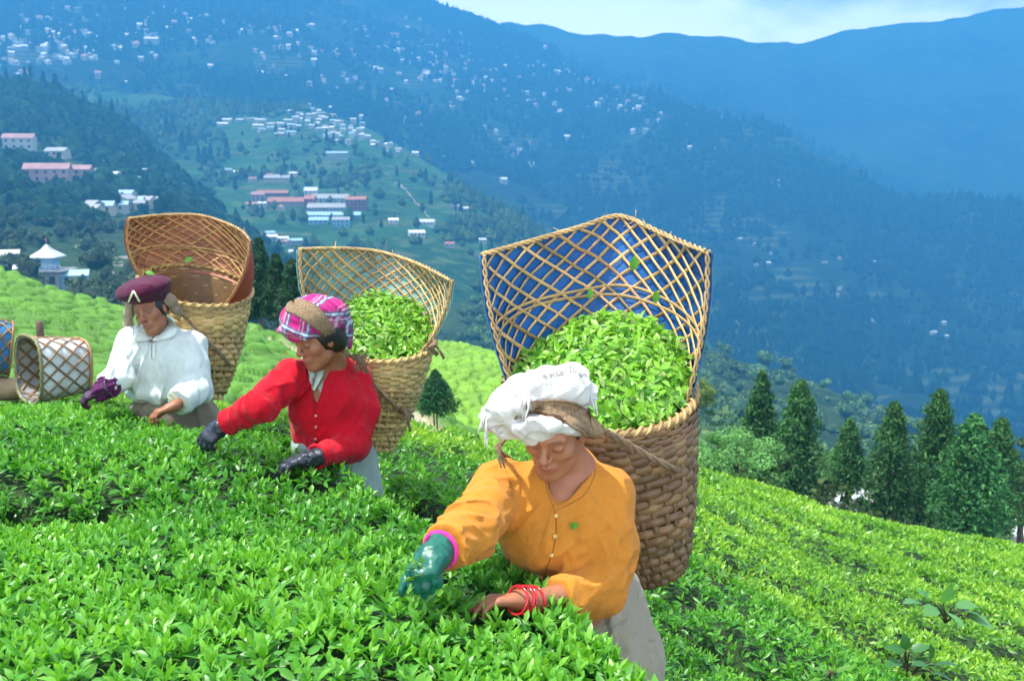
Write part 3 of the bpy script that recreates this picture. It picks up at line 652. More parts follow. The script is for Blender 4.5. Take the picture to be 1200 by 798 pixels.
# soil under everything, one sheet stepping down past the crest
gy = np.concatenate([np.arange(-6, 8, .25), np.arange(8, 34, .8)]); gx = np.concatenate([np.arange(-16, -5, .7), np.arange(-5, 8, .25), np.arange(8, 34, .8)])
X, Y = np.meshgrid(gx, gy, indexing='ij'); x, y = X.ravel(), Y.ravel()
yc = np.clip(y, 1.2, 30); zl = low_z(np.clip(x, -12, 24), yc) - .95; e = signed_edge(x, y); zn = near_z(np.clip(x, -8, 3), np.clip(y, 1.2, 8)) - .95
wt = sstep(-.3, .6, e); ZG = zn * (1 - wt) + np.minimum(zl, zn + 5) * wt
def ground_z(px, py):
    e = signed_edge(np.array([px]), np.array([py])); w = sstep(-.3, .6, e)
    a = near_z(np.array([min(px, 3)]), np.array([py])) - .95; b = low_z(np.array([px]), np.array([py])) - .95
    return float((a * (1 - w) + b * w)[0])
tag(obj('ground', np.stack([x, y, ZG], 1), grid_faces(len(gx), len(gy)), M['soil']), kind='structure')

# leaf shapes: (across, along, lift) in leaf lengths
LEAF_HI = (np.array([(0, 0, 0), (-.175, .25, .055), (0, .28, .01), (.175, .25, .055), (-.19, .60, .045), (0, .62, -.01), (.19, .60, .045), (0, 1, -.12)]),
           [(0, 2, 1), (0, 3, 2), (4, 5, 7), (5, 6, 7)], [(1, 2, 5, 4), (2, 3, 6, 5)])
LEAF_LO = (np.array([(0, 0, 0), (-.19, .5, .06), (0, .5, -.01), (.19, .5, .06), (0, 1, -.06)]), [(0, 2, 1), (0, 3, 2), (1, 2, 4), (2, 3, 4)], [])
LEAF_FAR = (np.array([(0, 0, 0), (-.22, .5, .05), (0, 1, -.03), (.22, .5, .05)]), [(0, 2, 1), (0, 3, 2)], [])
def leaves_arrays(base, dirv, up, L, Wd, shape, col):
    """base, dirv, up (n,3); L length; Wd width factor; col (n,3)"""
    T, tri, quad = shape; n = len(base); dirv = nrm(dirv); side = nrm(np.cross(dirv, up)); N = np.cross(side, dirv)
    V = base[:, None] + L[:, None, None] * (T[None, :, 0:1] * Wd[:, None, None] * side[:, None] + T[None, :, 1:2] * dirv[:, None] + T[None, :, 2:3] * N[:, None])
    k = len(T); F = [(np.array(tri)[None] + k * np.arange(n)[:, None, None]).reshape(-1, 3)]
    if len(quad): F.append((np.array(quad)[None] + k * np.arange(n)[:, None, None]).reshape(-1, 4))
    return V.reshape(-1, 3), F, np.repeat(col, k, 0)
def surf_points(fn, x0, x1, y0, y1, step, keep, dens):
    """random points on the height surface, dens(x, y) per m2 of true surface"""
    gx = np.arange(x0, x1, step); gy = np.arange(y0, y1, step); X, Y = np.meshgrid(gx + step / 2, gy + step / 2, indexing='ij'); x, y = X.ravel(), Y.ravel()
    k = keep(x, y); x, y = x[k], y[k]; z = fn(x, y); e = .02
    zx = (fn(x + e, y) - z) / e; zy = (fn(x, y + e) - z) / e; ar = step * step * np.minimum(np.sqrt(1 + zx ** 2 + zy ** 2), 6)
    num = RNG.poisson(dens(x, y) * ar); i = np.repeat(np.arange(len(x)), num); px = x[i] + (RNG.random(len(i)) - .5) * step; py = y[i] + (RNG.random(len(i)) - .5) * step
    pz = fn(px, py); N = nrm(np.stack([-zx, -zy, np.ones_like(zx)], 1))[i]
    return np.stack([px, py, pz], 1), N
def in_view(x, y, fn, mu=90, mv=60):
    p = np.stack([x, y, fn(x, y)], 1); d = p @ CF; u = 600 + FPX * (p @ CR) / np.maximum(d, .3); v = 399 - FPX * (p @ CU) / np.maximum(d, .3)
    return (d > .6) & (u > -mu - 90) & (u < W + mu + 90) & (v < H + mv + 60)
def leaf_cols(t, q):
    """t 0 mature .. 1 young shoot"""
    a = np.array([.026, .13, .018]); b = np.array([.090, .33, .034]); c = np.array([.21, .49, .055])
    col = np.where(t[:, None] < .6, a + (b - a) * (t / .6)[:, None], b + (c - b) * ((t - .6) / .4)[:, None])
    return col * (1 + .22 * (q - .5))[:, None]
def sprigs(pts, nor, size, per, shape, blocked=None):
    n = len(pts); up = nrm(nor * .55 + np.array([0, 0, 1.0]) + .28 * RNG.normal(size=(n, 3)))
    a0 = RNG.random(n) * 6.283; out = []
    X = nrm(np.cross(up, np.array([.3, 1, .1]))); Y = np.cross(up, X)
    tone = np.clip(.5 + .9 * fbm(pts / .5 + 3, 3) + .25 * RNG.normal(size=n), 0, 1)
    for k in range(per):
        f = (k + .5) / per; a = a0 + k * 2.4 + .3 * RNG.normal(size=n); elv = R(78) * (1 - f) ** 1.1 + R(2) + .22 * RNG.normal(size=n)
        d = np.cos(elv)[:, None] * (np.cos(a)[:, None] * X + np.sin(a)[:, None] * Y) + np.sin(elv)[:, None] * up
        L = size * (.55 + .75 * f) * (.75 + .5 * RNG.random(n)); base = pts + up * (size * (.9 * (1 - f) - .35))[:, None] + d * .004
        wd = .85 + .5 * f * RNG.random(n)
        t = np.clip((1 - f) * .75 + .5 * (tone - .5) + .2, 0, 1); out.append((base, d, up, L, wd, leaf_cols(t, RNG.random(n))))
    base, d, up, L, wd, c = [np.concatenate([o[i] for o in out]) for i in range(6)]
    roll = .5 * RNG.normal(size=len(base)); side = nrm(np.cross(d, up)); up2 = nrm(up * np.cos(roll)[:, None] + side * np.sin(roll)[:, None])
    return leaves_arrays(base, d, up2, L, wd, shape, c)
BODY_AXES = [(A((672, 560, 2.7), (690, 800, 2.8)), .20), (A((385, 480, 3.95), (395, 640, 4.02)), .17), (A((196, 440, 5.1), (203, 560, 5.13)), .19)]
def clear_of_bodies(p):
    k = np.ones(len(p), bool)
    for ax, r in BODY_AXES:
        ab = ax[1] - ax[0]; t = np.clip(((p - ax[0]) @ ab) / (ab @ ab), 0, 1.6); k &= np.linalg.norm(p - ax[0] - t[:, None] * ab, axis=1) > r
    return k
def thin(p, N):
    k = clear_of_bodies(p); return p[k], N[k]
# near hedge
kn = lambda x, y: in_view(x, y, near_z) & (signed_edge(x, y) < .2)
p, N = surf_points(near_h, -6, 1.2, .9, 9.0, .06, kn, lambda x, y: 800 * np.clip(2.6 / np.maximum(y, 1.5), .42, 1.1)); p, N = thin(p, N)
dd = np.linalg.norm(p, axis=1); V_, F_, C_ = sprigs(p, N, .040 * (1 + .06 * np.maximum(dd - 3, 0) + .12 * np.clip(3 - dd, 0, 1)), 6, LEAF_HI)
o = obj('tea_hedge', V_, F_, M['leaf'], cols=C_); tag(o, 'waist-high glossy tea bushes filling the foreground, in front of the three pickers', 'tea bushes', kind='stuff')
n_near = len(V_)
tag(height_sheet('tea_hedge_shade', near_h, -7, 1.2, .5, 9, .05, lambda x, y: (signed_edge(x, y) < .22), M['under'], .05), 'dark sheet painted as shade inside the foreground tea bushes', 'painted shade', kind='stuff')  # dark underlay sheet, paints the shade inside the hedge
# lower terraces
kl = lambda x, y: in_view(x, y, low_z) & (signed_edge(x, y) > .33)
p, N = surf_points(low_h, -9, 19, 1.4, 20, .12, kl, lambda x, y: 400 * np.clip(4.0 / np.maximum(y, 3.0), .24, 1.1)); p, N = thin(p, N)
dd = np.linalg.norm(p, axis=1); nearm = dd < 5.5
for m, shp, per, s0, lab in ((nearm, LEAF_LO, 6, .042, 'glossy tea bushes on the terrace just behind the pickers'), (~nearm & (dd < 10), LEAF_LO, 5, .046, 'bright plucked tea bushes on the slope at the right'), (dd >= 10, LEAF_FAR, 5, .050, 'bright plucked tea bushes along the far crest of the field')):
    V_, F_, C_ = sprigs(p[m], N[m], 1.08 * s0 * (1 + .05 * np.maximum(dd[m] - 4, 0)), per, shp)
    tag(obj('tea_terrace', V_, F_, M['leaf'], cols=C_ * (1.0 if m is nearm else np.array([1.7, 1.16, 1.1]))), lab, 'tea bushes', kind='stuff'); n_near += len(V_)
tag(height_sheet('tea_terrace_shade', low_h, -10, 20, 1.2, 24, .16, lambda x, y: (signed_edge(x, y) > .30), M['under'], .06), 'dark sheet painted as shade inside the tea bushes on the lower terrace', 'painted shade', kind='stuff')  # same dark sheet as painted shade below the terrace leaves
print('tea verts', n_near)
# ------------------------------------------------------------------ trees one can tell apart
def clump_leaves(cc, cr, n, rng, dark, light, leaf, droop=0.0, shell=(.55, .5)):
    """n leaf-spray faces around clump centres cc (k,3) with radii cr (k,)"""
    k = len(cc); i = rng.integers(0, k, n); d = nrm(rng.normal(size=(n, 3))); rr = cr[i] * (shell[0] + shell[1] * rng.random(n))
    p = cc[i] + d * rr[:, None] * np.array([1, 1, .7]); N = nrm(d + .8 * rng.normal(size=(n, 3)) + np.array([0, 0, .4])); X = nrm(np.cross(N, rng.normal(size=(n, 3)))); Y = np.cross(N, X)
    s = leaf * (.5 + 1.0 * rng.random(n))[:, None]; tip = np.array([0, 0, -droop]) * s
    V = np.stack([p - X * s, p - Y * s * .35 + tip * .4, p + X * s * 1.1 + tip, p + Y * s * .4], 1).reshape(-1, 3)
    F = np.arange(4)[None] + 4 * np.arange(n)[:, None]; t = rng.random(n)[:, None]; tone = (.65 + .7 * rng.random(k))[i][:, None]
    return V, F, np.repeat((np.array(dark) * (1 - t) + np.array(light) * t) * tone, 4, 0)
def conifer_mesh(seed, h=10.0, w=3.6, bare=.06, full=.8, n=9000, dark=(.020, .08, .024), light=(.09, .25, .06), leaf=.17, trunks=1):
    rng = np.random.default_rng(seed); k = int(70 + 6 * h); z = bare * h + (h * (1 - bare)) * (np.arange(k) + .5) / k
    f = (z / h - bare) / (1 - bare); prof = w / 2 * np.minimum(1.0, (1 - f) ** full * 1.25) * np.minimum(1, .55 + f * 5) + .10
    a = np.arange(k) * 2.4 + rng.random(k) * .6; q = prof * (.35 + .5 * rng.random(k)); cc = np.stack([np.cos(a) * q, np.sin(a) * q, z - .12 * q], 1)
    cr_ = prof * .42 + .16; V, F, C = clump_leaves(cc, cr_, n, rng, dark, light, leaf, .5)
    brown = rng.random(n) < .03; C[np.repeat(brown, 4)] = [.06, .07, .02]
    fo = mesh_data('foliage', V, F, C, M['tree_leaf'], smooth=False)
    mb = MB()
    for t in range(trunks):
        x0 = (t - (trunks - 1) / 2) * .42; zz = np.linspace(-2.5, h * .93, 9); mb.add(*tube(np.stack([x0 + .08 * np.sin(zz * .7 + seed), .06 * np.cos(zz), zz], 1), np.linspace(.17, .03, 9), 7))
    for j in range(0, k, 3):
        mb.add(*tube(np.array([[0, 0, z[j] - .15], cc[j] * [.55, .55, 1] - [0, 0, .05], cc[j]]), np.array([.05, .035, .015]), 4))
    V, F, _ = mb.arrays(); tr = mesh_data('trunk', V, F, None, M['bark'])
    return fo, tr
def broad_mesh(seed, h=6.0, w=8.0, n=12000, dark=(.06, .18, .05), light=(.20, .42, .12), leaf=.12):
    rng = np.random.default_rng(seed); k = 46; a = rng.random(k) * 6.283; q = np.sqrt(rng.random(k)) * w * .42; z = h * (.38 + .5 * rng.random(k)) * (1 - .45 * (q / (w * .5)) ** 2)
    cc = np.stack([np.cos(a) * q, np.sin(a) * q, z], 1); V, F, C = clump_leaves(cc, np.full(k, w * .105) * (.7 + .6 * rng.random(k)), n, rng, dark, light, leaf, .2)
    fo = mesh_data('foliage', V, F, C, M['tree_leaf'], smooth=False); mb = MB()
    mb.add(*tube(np.array([[0, 0, -2], [.05, 0, 0], [0, .1, h * .3], [.1, 0, h * .5]]), np.array([.22, .19, .15, .1]), 7))
    for j in range(0, k, 2): mb.add(*tube(catmull([[0, .05, h * .22], cc[j] * [.5, .5, .72], cc[j]], 5), np.linspace(.09, .02, 5), 4))
    V, F, _ = mb.arrays(); return fo, mesh_data('trunk', V, F, None, M['bark'])
def plant_tree(name, meshes, loc, s, label, cat='tree', group=None, rz=0.0, sxy=None):
    t = empty(name, loc, label, cat, group, rz); t.scale = (sxy or s, sxy or s, s)
    for m, nm in zip(meshes, ('foliage', 'trunk')):
        link(bpy.data.objects.new(nm, m), t)
    return t
CONA = conifer_mesh(1); CONB = conifer_mesh(2, w=4.6, full=.62); CONC = conifer_mesh(3, w=3.9, bare=.2); COND = conifer_mesh(8, w=5.6, full=.7, n=12000, dark=(.016, .075, .024), light=(.07, .24, .06))
G_ = 'conifers in a row beyond the field crest'
for (u, vt, vb, d, msh, wf, lab) in [
    (887, 431, 580, 58, CONA, 1.05, 'dark conifer rising behind the round light-green tree, leftmost of the row'),
    (931, 441, 597, 56, CONB, .95, 'tall dark conifer just right of the round light-green tree'),
    (990, 486, 592, 52, CONC, 1.1, 'short conifer with a bare lower trunk beside the white tent'),
    (1040, 466, 606, 50, CONB, .92, 'dark conifer with brownish boughs right of the white tent'),
    (1090, 451, 615, 52, CONB, .9, 'tallest pointed conifer in the middle of the right-hand clump'),
    (1132, 479, 628, 46, COND, 1.06, 'broad full green conifer at the front of the right-hand clump'),
    (1162, 484, 632, 50, CONB, .95, 'dark conifer at the right end of the clump, half behind the broad one')]:
    b = P(u, vb, d); t_ = P(u, vt, d); h = (t_ - b)[2] / 1.0
    plant_tree('conifer_tree', msh, b, h / 10, lab, 'tree', G_, rz=u * .7, sxy=h / 10 * wf)
BR1 = broad_mesh(4); BR2 = broad_mesh(5, h=7, w=4.5, dark=(.03, .075, .03), light=(.09, .17, .06)); BR3 = broad_mesh(6, h=5, w=4, dark=(.06, .12, .02), light=(.2, .28, .05), n=3000)
b = P(862, 580, 46); plant_tree('broadleaf_tree', BR1, b, .62, 'round feathery light-green tree at the crest right of the blue-lined basket')
b = P(1194, 640, 64); plant_tree('broadleaf_tree', BR2, b, 1.15, 'pale hazy green tree cut by the right edge of the photo')
b = P(816, 490, 92); plant_tree('broadleaf_tree', BR3, b, .95, 'small yellowish-green tree just right of the blue-lined basket rim')
b = P(1165, 632, 60); plant_tree('broadleaf_tree', BR3, b, .62, 'small pale bush-like tree between the last conifer and the right edge')
CONL = conifer_mesh(11, h=10, w=2.9, bare=.34, full=.6, n=8000, dark=(.010, .04, .012), light=(.03, .09, .03)); CONM = conifer_mesh(12, h=10, w=2.6, bare=.30, full=.75, n=8000, dark=(.012, .045, .014), light=(.035, .10, .03))
for (u, vt, vb, d, msh, wf, lab) in [
    (287, 303, 402, 71, CONM, 1.0, 'dark conifer with bare trunk touching the right rim of the empty basket'),
    (308, 278, 402, 70, CONM, 1.0, 'tallest conifer with bare trunk between the two left baskets'),
    (327, 296, 408, 66, CONL, .95, 'dark conifer with bare trunk just left of the green-lined basket hood'),
    (346, 303, 412, 63, CONL, 1.15, 'conifer half hidden by the left corner of the green-lined basket hood'),
    (300, 318, 398, 78, CONL, .8, 'smaller conifer standing behind the tall pair near the dirt path')]:
    b = P(u, vb, d); h = (P(u, vt, d) - b)[2]; plant_tree('conifer_tree', msh, b, h / 10, lab, 'tree', 'conifers with bare trunks above the dirt path', rz=u * .3, sxy=h / 10 * wf)
LONE = conifer_mesh(21, h=10, w=6.8, bare=.42, full=.95, n=9000, dark=(.016, .075, .028), light=(.05, .19, .06), leaf=.22, trunks=2)
b = hit(511, 511, (BV_tl,))[0]; d_ = float(b @ CF); h = (P(511, 431, d_) - b)[2]
plant_tree('conifer_tree', LONE, b, h / 10, 'lone bushy evergreen with two bare trunks beside the path on the bright tea hill')
# dark conifers far off on the slopes
FARC = conifer_mesh(31, h=10, w=2.8, bare=.02, n=700, leaf=.42, dark=(.006, .018, .007), light=(.016, .04, .014))
def far_conifers(spots, label, group, px, bvs=None):
    for k, (u, v) in enumerate(spots):
        hh = hit(u, v, bvs)
        if hh is None: continue
        s = px * hh[1] / FPX / 10 * random.uniform(.8, 1.25); o = plant_tree('conifer_tree', FARC, hh[0] - [0, 0, s], s, label, 'tree', group, rz=k * 1.3, sxy=s * random.uniform(.9, 1.4))
far_conifers([(12, 96), (20, 99), (30, 101), (37, 104), (52, 108), (86, 124), (98, 126), (118, 134), (132, 140), (8, 101), (66, 112), (150, 152)], 'dark conifer standing up from the wooded shoulder at the left edge', 'conifers on the left shoulder', 23, (BV_left,))
far_conifers([(196, 160), (203, 163), (233, 190), (240, 194), (247, 188), (266, 186), (222, 170), (176, 148), (214, 180)], 'dark conifer on the slope left of the dense village', 'conifers left of the village', 24, (BV_spur, BV_left))
far_conifers([(240, 103), (247, 105), (252, 104), (256, 106), (262, 103), (271, 106), (283, 108), (289, 109), (230, 92), (225, 88)], 'dark conifer in the row above the village on the spur', 'conifers above the village', 18, (BV_main, BV_spur))
far_conifers([(499, 213), (505, 240), (533, 246), (540, 248), (576, 262), (552, 250), (465, 206), (453, 170), (383, 168), (391, 170), (416, 182), (330, 212), (342, 215), (426, 262), (276, 222)], 'dark conifer among the fields right of the factory', 'conifers around the factory', 15, (BV_spur,))
far_conifers([(8, 58), (40, 57), (62, 60), (83, 62), (108, 54), (138, 30), (171, 78), (178, 82), (150, 22), (222, 30), (95, 66), (124, 70), (200, 46), (330, 70), (345, 60), (372, 90), (420, 60)], 'dark conifer between the houses of the upper town', 'conifers in the upper town', 15, (BV_main,))
far_conifers([(702 + 7 * i, 94 + int(2.2 * i) + (i % 3) * 3) for i in range(12)] + [(893, 164), (950, 186), (1062, 226), (1075, 224), (1098, 222), (1104, 225), (1116, 226), (1140, 236), (1150, 236), (1182, 240)], 'dark tree on the crest of the long blue slope', 'trees along the crest of the blue slope', 11, (BV_main,))

# ------------------------------------------------------------------ houses
RM = {'white': mk('white_roof', (.62, .64, .65), .5, objrand=.25), 'blue': mk('pale_blue_roof', (.30, .48, .58), .5), 'grey': mk('grey_roof', (.30, .31, .32), .6), 'rust': mk('rust_roof', (.34, .13, .10), .7, noise=(.2, .2)), 'pink': mk('pink_roof', (.33, .18, .18), .7, noise=(.2, .2))}
WM = {'white': mk('white_wall', (.5, .5, .47), .8, objrand=.25), 'cream': mk('cream_wall', (.55, .47, .36), .8), 'rose': mk('rose_wall', (.42, .27, .26), .85), 'brick': mk('brick_red_wall', (.25, .085, .07), .85), 'blue': mk('blue_wall', (.22, .40, .55), .7), 'grey': mk('grey_wall', (.28, .30, .32), .8)}
M['window'] = mk('dark_window', (.03, .04, .05), .2)
def gable(L, Wd, wh, rh, over=.5):
    """walls (5-sided ends) and two roof slabs, ridge along x"""
    x, y = L / 2, Wd / 2
    Vw = np.array([(-x, -y, -3), (x, -y, -3), (x, y, -3), (-x, y, -3), (-x, -y, wh), (x, -y, wh), (x, y, wh), (-x, y, wh), (-x, 0, wh + rh), (x, 0, wh + rh)])
    Fw = [np.array([(0, 1, 5, 4), (2, 3, 7, 6), (1, 2, 6, 5), (3, 0, 4, 7)]), np.array([(5, 6, 9), (7, 4, 8)])]
    s = rh / y; X = x + over; Yo = y + over; t = .18; Vr = []
    for sg in (-1, 1):
        for (zx, yy, zz) in ((-X, 0, wh + rh), (X, 0, wh + rh), (X, sg * Yo, wh - over * s), (-X, sg * Yo, wh - over * s)): Vr += [(zx, yy, zz + .02), (zx, yy, zz + .02 + t)]
    Fr = []
    for b in (0, 8):
        q = [(1, 3, 5, 7), (6, 4, 2, 0), (0, 2, 3, 1), (2, 4, 5, 3), (4, 6, 7, 5), (6, 0, 1, 7)]
        Fr += [tuple(b + i for i in (f if b == 8 else f[::-1])) for f in q]
    return Vw, Fw, np.array(Vr), np.array(Fr)
def hs_of(bvs): return 1.0 if not bvs else 1.8 if bvs[0] is BV_left else 1.3 if bvs[0] is BV_spur else 1.0
_small = {}
def small_house_mesh(L, Wd, st, roof, wall):
    k = (L, Wd, st, roof, wall)
    if k in _small: return _small[k]
    wh = 3.0 * st; Vw, Fw, Vr, Fr = gable(L, Wd, wh, Wd * .22); mb = MB(); mb.add(Vw, Fw); mb.add(Vr, Fr)
    nq = []
    for s in range(st):
        for i in range(int(L // 3)):
            cx = -L / 2 + 1.8 + i * 3
            for sy in (-1, 1):
                V, F = boxm((cx, sy * (Wd / 2), 1.6 + 3 * s), (1.1, .16, 1.2)); mb.add(V, F)
    V = np.concatenate(mb.V); F4 = np.concatenate(mb.F[4]); F3 = np.concatenate(mb.F[3])
    m4 = np.where(F4[:, 0] < 10, 0, np.where(F4[:, 0] < 26, 1, 2)); 
    me = mesh_data('house', V, [F3, F4], None, [WM[wall], RM[roof], M['window']], midx=np.concatenate([np.zeros(len(F3)), m4]), smooth=False)
    _small[k] = me; return me
NH = 0
def small_house(p, rz, L, Wd, st, roof, wall, label, group, k=1.0):
    global NH
    o = bpy.data.objects.new('house', small_house_mesh(L, Wd, st, roof, wall)); link(o); o.location = vec(p); o.rotation_euler.z = rz; o.scale = (k * .85, k * .85, k * .9); tag(o, label, 'house', group); NH += 1
def house_field(poly, n, label, group, rng, Ls=(7, 12), sts=(1, 2), roofs=('white', 'white', 'blue', 'grey'), walls=('white', 'cream', 'grey'), bvs=None, mind=5):
    done = []; tries = 0
    while len(done) < n and tries < n * 40:
        tries += 1; (a, b) = poly[rng.integers(len(poly))]; t = rng.random(); c = np.array(a[:2]) * (1 - t) + np.array(b[:2]) * t; sp_ = a[2] * (1 - t) + b[2] * t
        u, v = c + rng.normal(size=2) * sp_ * np.array([1, .55])
        if any(abs(u - x) < mind and abs(v - y) < mind * .5 for x, y in done): continue
        h = hit(u, v, bvs)
        if h is None: continue
        done.append((u, v)); small_house(h[0] + [0, 0, .8], rng.normal() * .35 + .15, float(rng.integers(Ls[0], Ls[1] + 1)), float(rng.integers(6, 9)), int(rng.integers(sts[0], sts[1] + 1)), roofs[rng.integers(len(roofs))], walls[rng.integers(len(walls))], label, group, hs_of(bvs))
hr = np.random.default_rng(5)
house_field([((345, 128, 7), (400, 148, 12)), ((400, 148, 12), (460, 178, 7)), ((360, 135, 8), (390, 165, 9))], 62, 'small white-roofed house in the dense village on the spur above the factory', 'village houses on the spur', hr, (5, 9), (1, 2), bvs=(BV_spur,), mind=4)
house_field([((258, 145, 3), (300, 142, 3)), ((310, 154, 4), (345, 158, 4)), ((300, 150, 4), (340, 146, 4))], 16, 'long low white-roofed house in the rows left of the dense village', 'row houses left of the village', hr, (12, 18), (1, 1), bvs=(BV_spur,), mind=8)
house_field([((520, 50, 14), (600, 65, 22)), ((600, 65, 22), (690, 75, 16)), ((540, 95, 12), (640, 100, 18)), ((560, 145, 8), (612, 190, 5)), ((455, 40, 16), (520, 60, 14))], 70, 'tiny pale house scattered on the high hazy slope above the blue-lined basket', 'houses on the high slope', hr, (9, 18), (1, 3), roofs=('white', 'white', 'white', 'rust', 'grey'), bvs=(BV_main,), mind=6)
house_field([((700, 110, 10), (770, 138, 12)), ((740, 95, 10), (880, 140, 12)), ((660, 150, 8), (700, 160, 6))], 22, 'faint pale house near the crest of the long blue slope', 'houses near the blue crest', hr, (10, 20), (1, 3), roofs=('white', 'grey'), bvs=(BV_main,), mind=6)
house_field([((10, 30, 16), (110, 45, 16)), ((90, 20, 12), (230, 50, 14)), ((20, 55, 10), (60, 62, 10))], 38, 'hazy multi-storey house of the upper town at the top left', 'houses of the upper town', hr, (10, 22), (2, 4), roofs=('white', 'grey', 'pink', 'grey'), bvs=(BV_main,), mind=7)
house_field([((240, 20, 16), (360, 60, 20)), ((300, 90, 14), (420, 100, 14)), ((360, 15, 14), (440, 30, 10))], 34, 'hazy house of the town below the cloud at the top centre', 'houses of the town at top centre', hr, (8, 16), (1, 3), roofs=('white', 'grey', 'grey', 'rust'), bvs=(BV_main,), mind=7)
house_field([((965, 300, 8), (1040, 320, 8)), ((970, 335, 8), (1010, 350, 6)), ((985, 368, 6), (1060, 385, 8)), ((1090, 388, 10), (1130, 392, 5)), ((895, 335, 5), (880, 280, 8)), ((925, 220, 6), (900, 218, 6))], 24, 'small pale house by the terraces low on the long blue slope', 'houses by the terraces', hr, (9, 16), (1, 1), roofs=('white', 'white', 'pink', 'grey'), bvs=(BV_main,), mind=9)
house_field([((105, 254, 5), (145, 248, 4)), ((150, 240, 6), (182, 244, 4)), ((120, 205, 6), (172, 220, 5))], 20, 'small tin-roofed house in the hamlet above the empty basket', 'hamlet houses above the empty basket', hr, (5, 9), (1, 1), roofs=('white', 'blue', 'blue', 'grey'), bvs=(BV_left, BV_spur), mind=5)
house_field([((268, 205, 4), (300, 212, 5)), ((320, 212, 4), (340, 208, 4)), ((290, 243, 4), (330, 250, 5)), ((312, 278, 4), (350, 288, 4))], 14, 'low roofed house scattered around the factory', 'houses around the factory', hr, (7, 13), (1, 1), roofs=('white', 'blue', 'white', 'pink'), bvs=(BV_spur,), mind=8)
print('small houses', NH)
mb = MB(); hr2 = np.random.default_rng(9); V0, F0, V1, F1 = gable(12, 8, 4.5, 1.8)
for (poly, n) in (([(-20, 60, 250, 40)], 150), ([(230, 60, 520, 70)], 150), ([(500, 75, 760, 95)], 190), ([(380, 140, 640, 175)], 60), ([(-20, 30, 500, 20)], 70), ([(640, 120, 900, 160)], 50)):
    for (ua, va, ub, vb) in poly:
        for k in range(n):
            u = ua + (ub - ua) * hr2.random(); v = va + (vb - va) * (u - ua) / (ub - ua) + hr2.normal() * 22; h = hit(u, v, (BV_main,)); q = fbm(np.array([[u / 34., v / 16., 3.]]), 2)[0]
            if h is None or q < -.02: continue
            a = hr2.normal() * .4; s_ = hr2.uniform(.6, 1.25); c_, d_ = math.cos(a) * s_, math.sin(a) * s_; Rz = np.array([[c_, -d_, 0], [d_, c_, 0], [0, 0, s_ * hr2.uniform(.8, 2.2)]]); wc = [(.55, .53, .48), (.62, .62, .6), (.35, .36, .38), (.45, .36, .3)][hr2.integers(4)]
            mb.add(V0 @ Rz.T + h[0] + [0, 0, 1], F0, wc); mb.add(V1[[0, 2, 4, 6, 8, 10, 12, 14]] @ Rz.T + h[0] + [0, 0, 1], np.array([(3, 2, 1, 0), (4, 5, 6, 7)]), [(.8, .8, .8), (.75, .78, .8), (.3, .32, .33), (.5, .25, .2), (.7, .7, .7)][hr2.integers(5)])
M['far_house'] = mk('far_house', (1, 1, 1), .7, vcol=True)
tag(mb.build('distant_houses', M['far_house'], smooth=False), 'countless tiny houses sprinkled over the hazy upper slopes', 'houses', kind='stuff')
# larger buildings with parts
def building(name, u, v, L, Wd, st, roof, wall, label, rz=0.0, bvs=None, rh=None, cols=None, at=None, cat='building', dz=0.0):
    kk = hs_of(bvs) if at is None else 1.0
    h = hit(u, v, bvs) or hit(u, v + 4) or hit(u, v); p = (h[0] if at is None else at) + np.array([0, 0, dz])
    root = empty(name, p, label, cat, rz=rz); wh = 3.1 * st; Vw, Fw, Vr, Fr = gable(L, Wd, wh, rh or Wd * .25)
    w = obj('wall', Vw + p, Fw, WM[wall], root, smooth=False); r = obj('roof', Vr + p, Fr, RM[roof], root, smooth=False)
    n = max(2, int(L // 3.2)); wm = None
    for s in range(st):
        for i in range(n):
            for sy in (-1, 1):
                V, F = boxm((0, 0, 0), (1.3, .2, 1.3))
                if wm is None: wm = mesh_data('window', V, F, None, M['window'], smooth=False)
                o = link(bpy.data.objects.new('window', wm), w); o.location = (-L / 2 + (i + .5) * L / n, sy * Wd / 2, 1.7 + 3.1 * s)
    root.scale = (kk, kk, kk)
    return root
building('long_hall', 57, 214, 19, 10, 2, 'pink', 'rose', 'long rose-walled hall with a pink roof among the trees at the left edge', .25, (BV_left,))
building('long_hall', 88, 206, 16, 8, 1, 'pink', 'rose', 'low rose-brown annexe just right of the long rose-walled hall', .1, (BV_left,))
building('villa', 24, 176, 15, 9, 2, 'pink', 'white', 'two-storey white villa with a pinkish roof near the left edge', .2, (BV_left,))
building('villa', 68, 184, 11, 7, 1, 'grey', 'cream', 'small grey-roofed bungalow right of the white villa', -.1, (BV_left,))
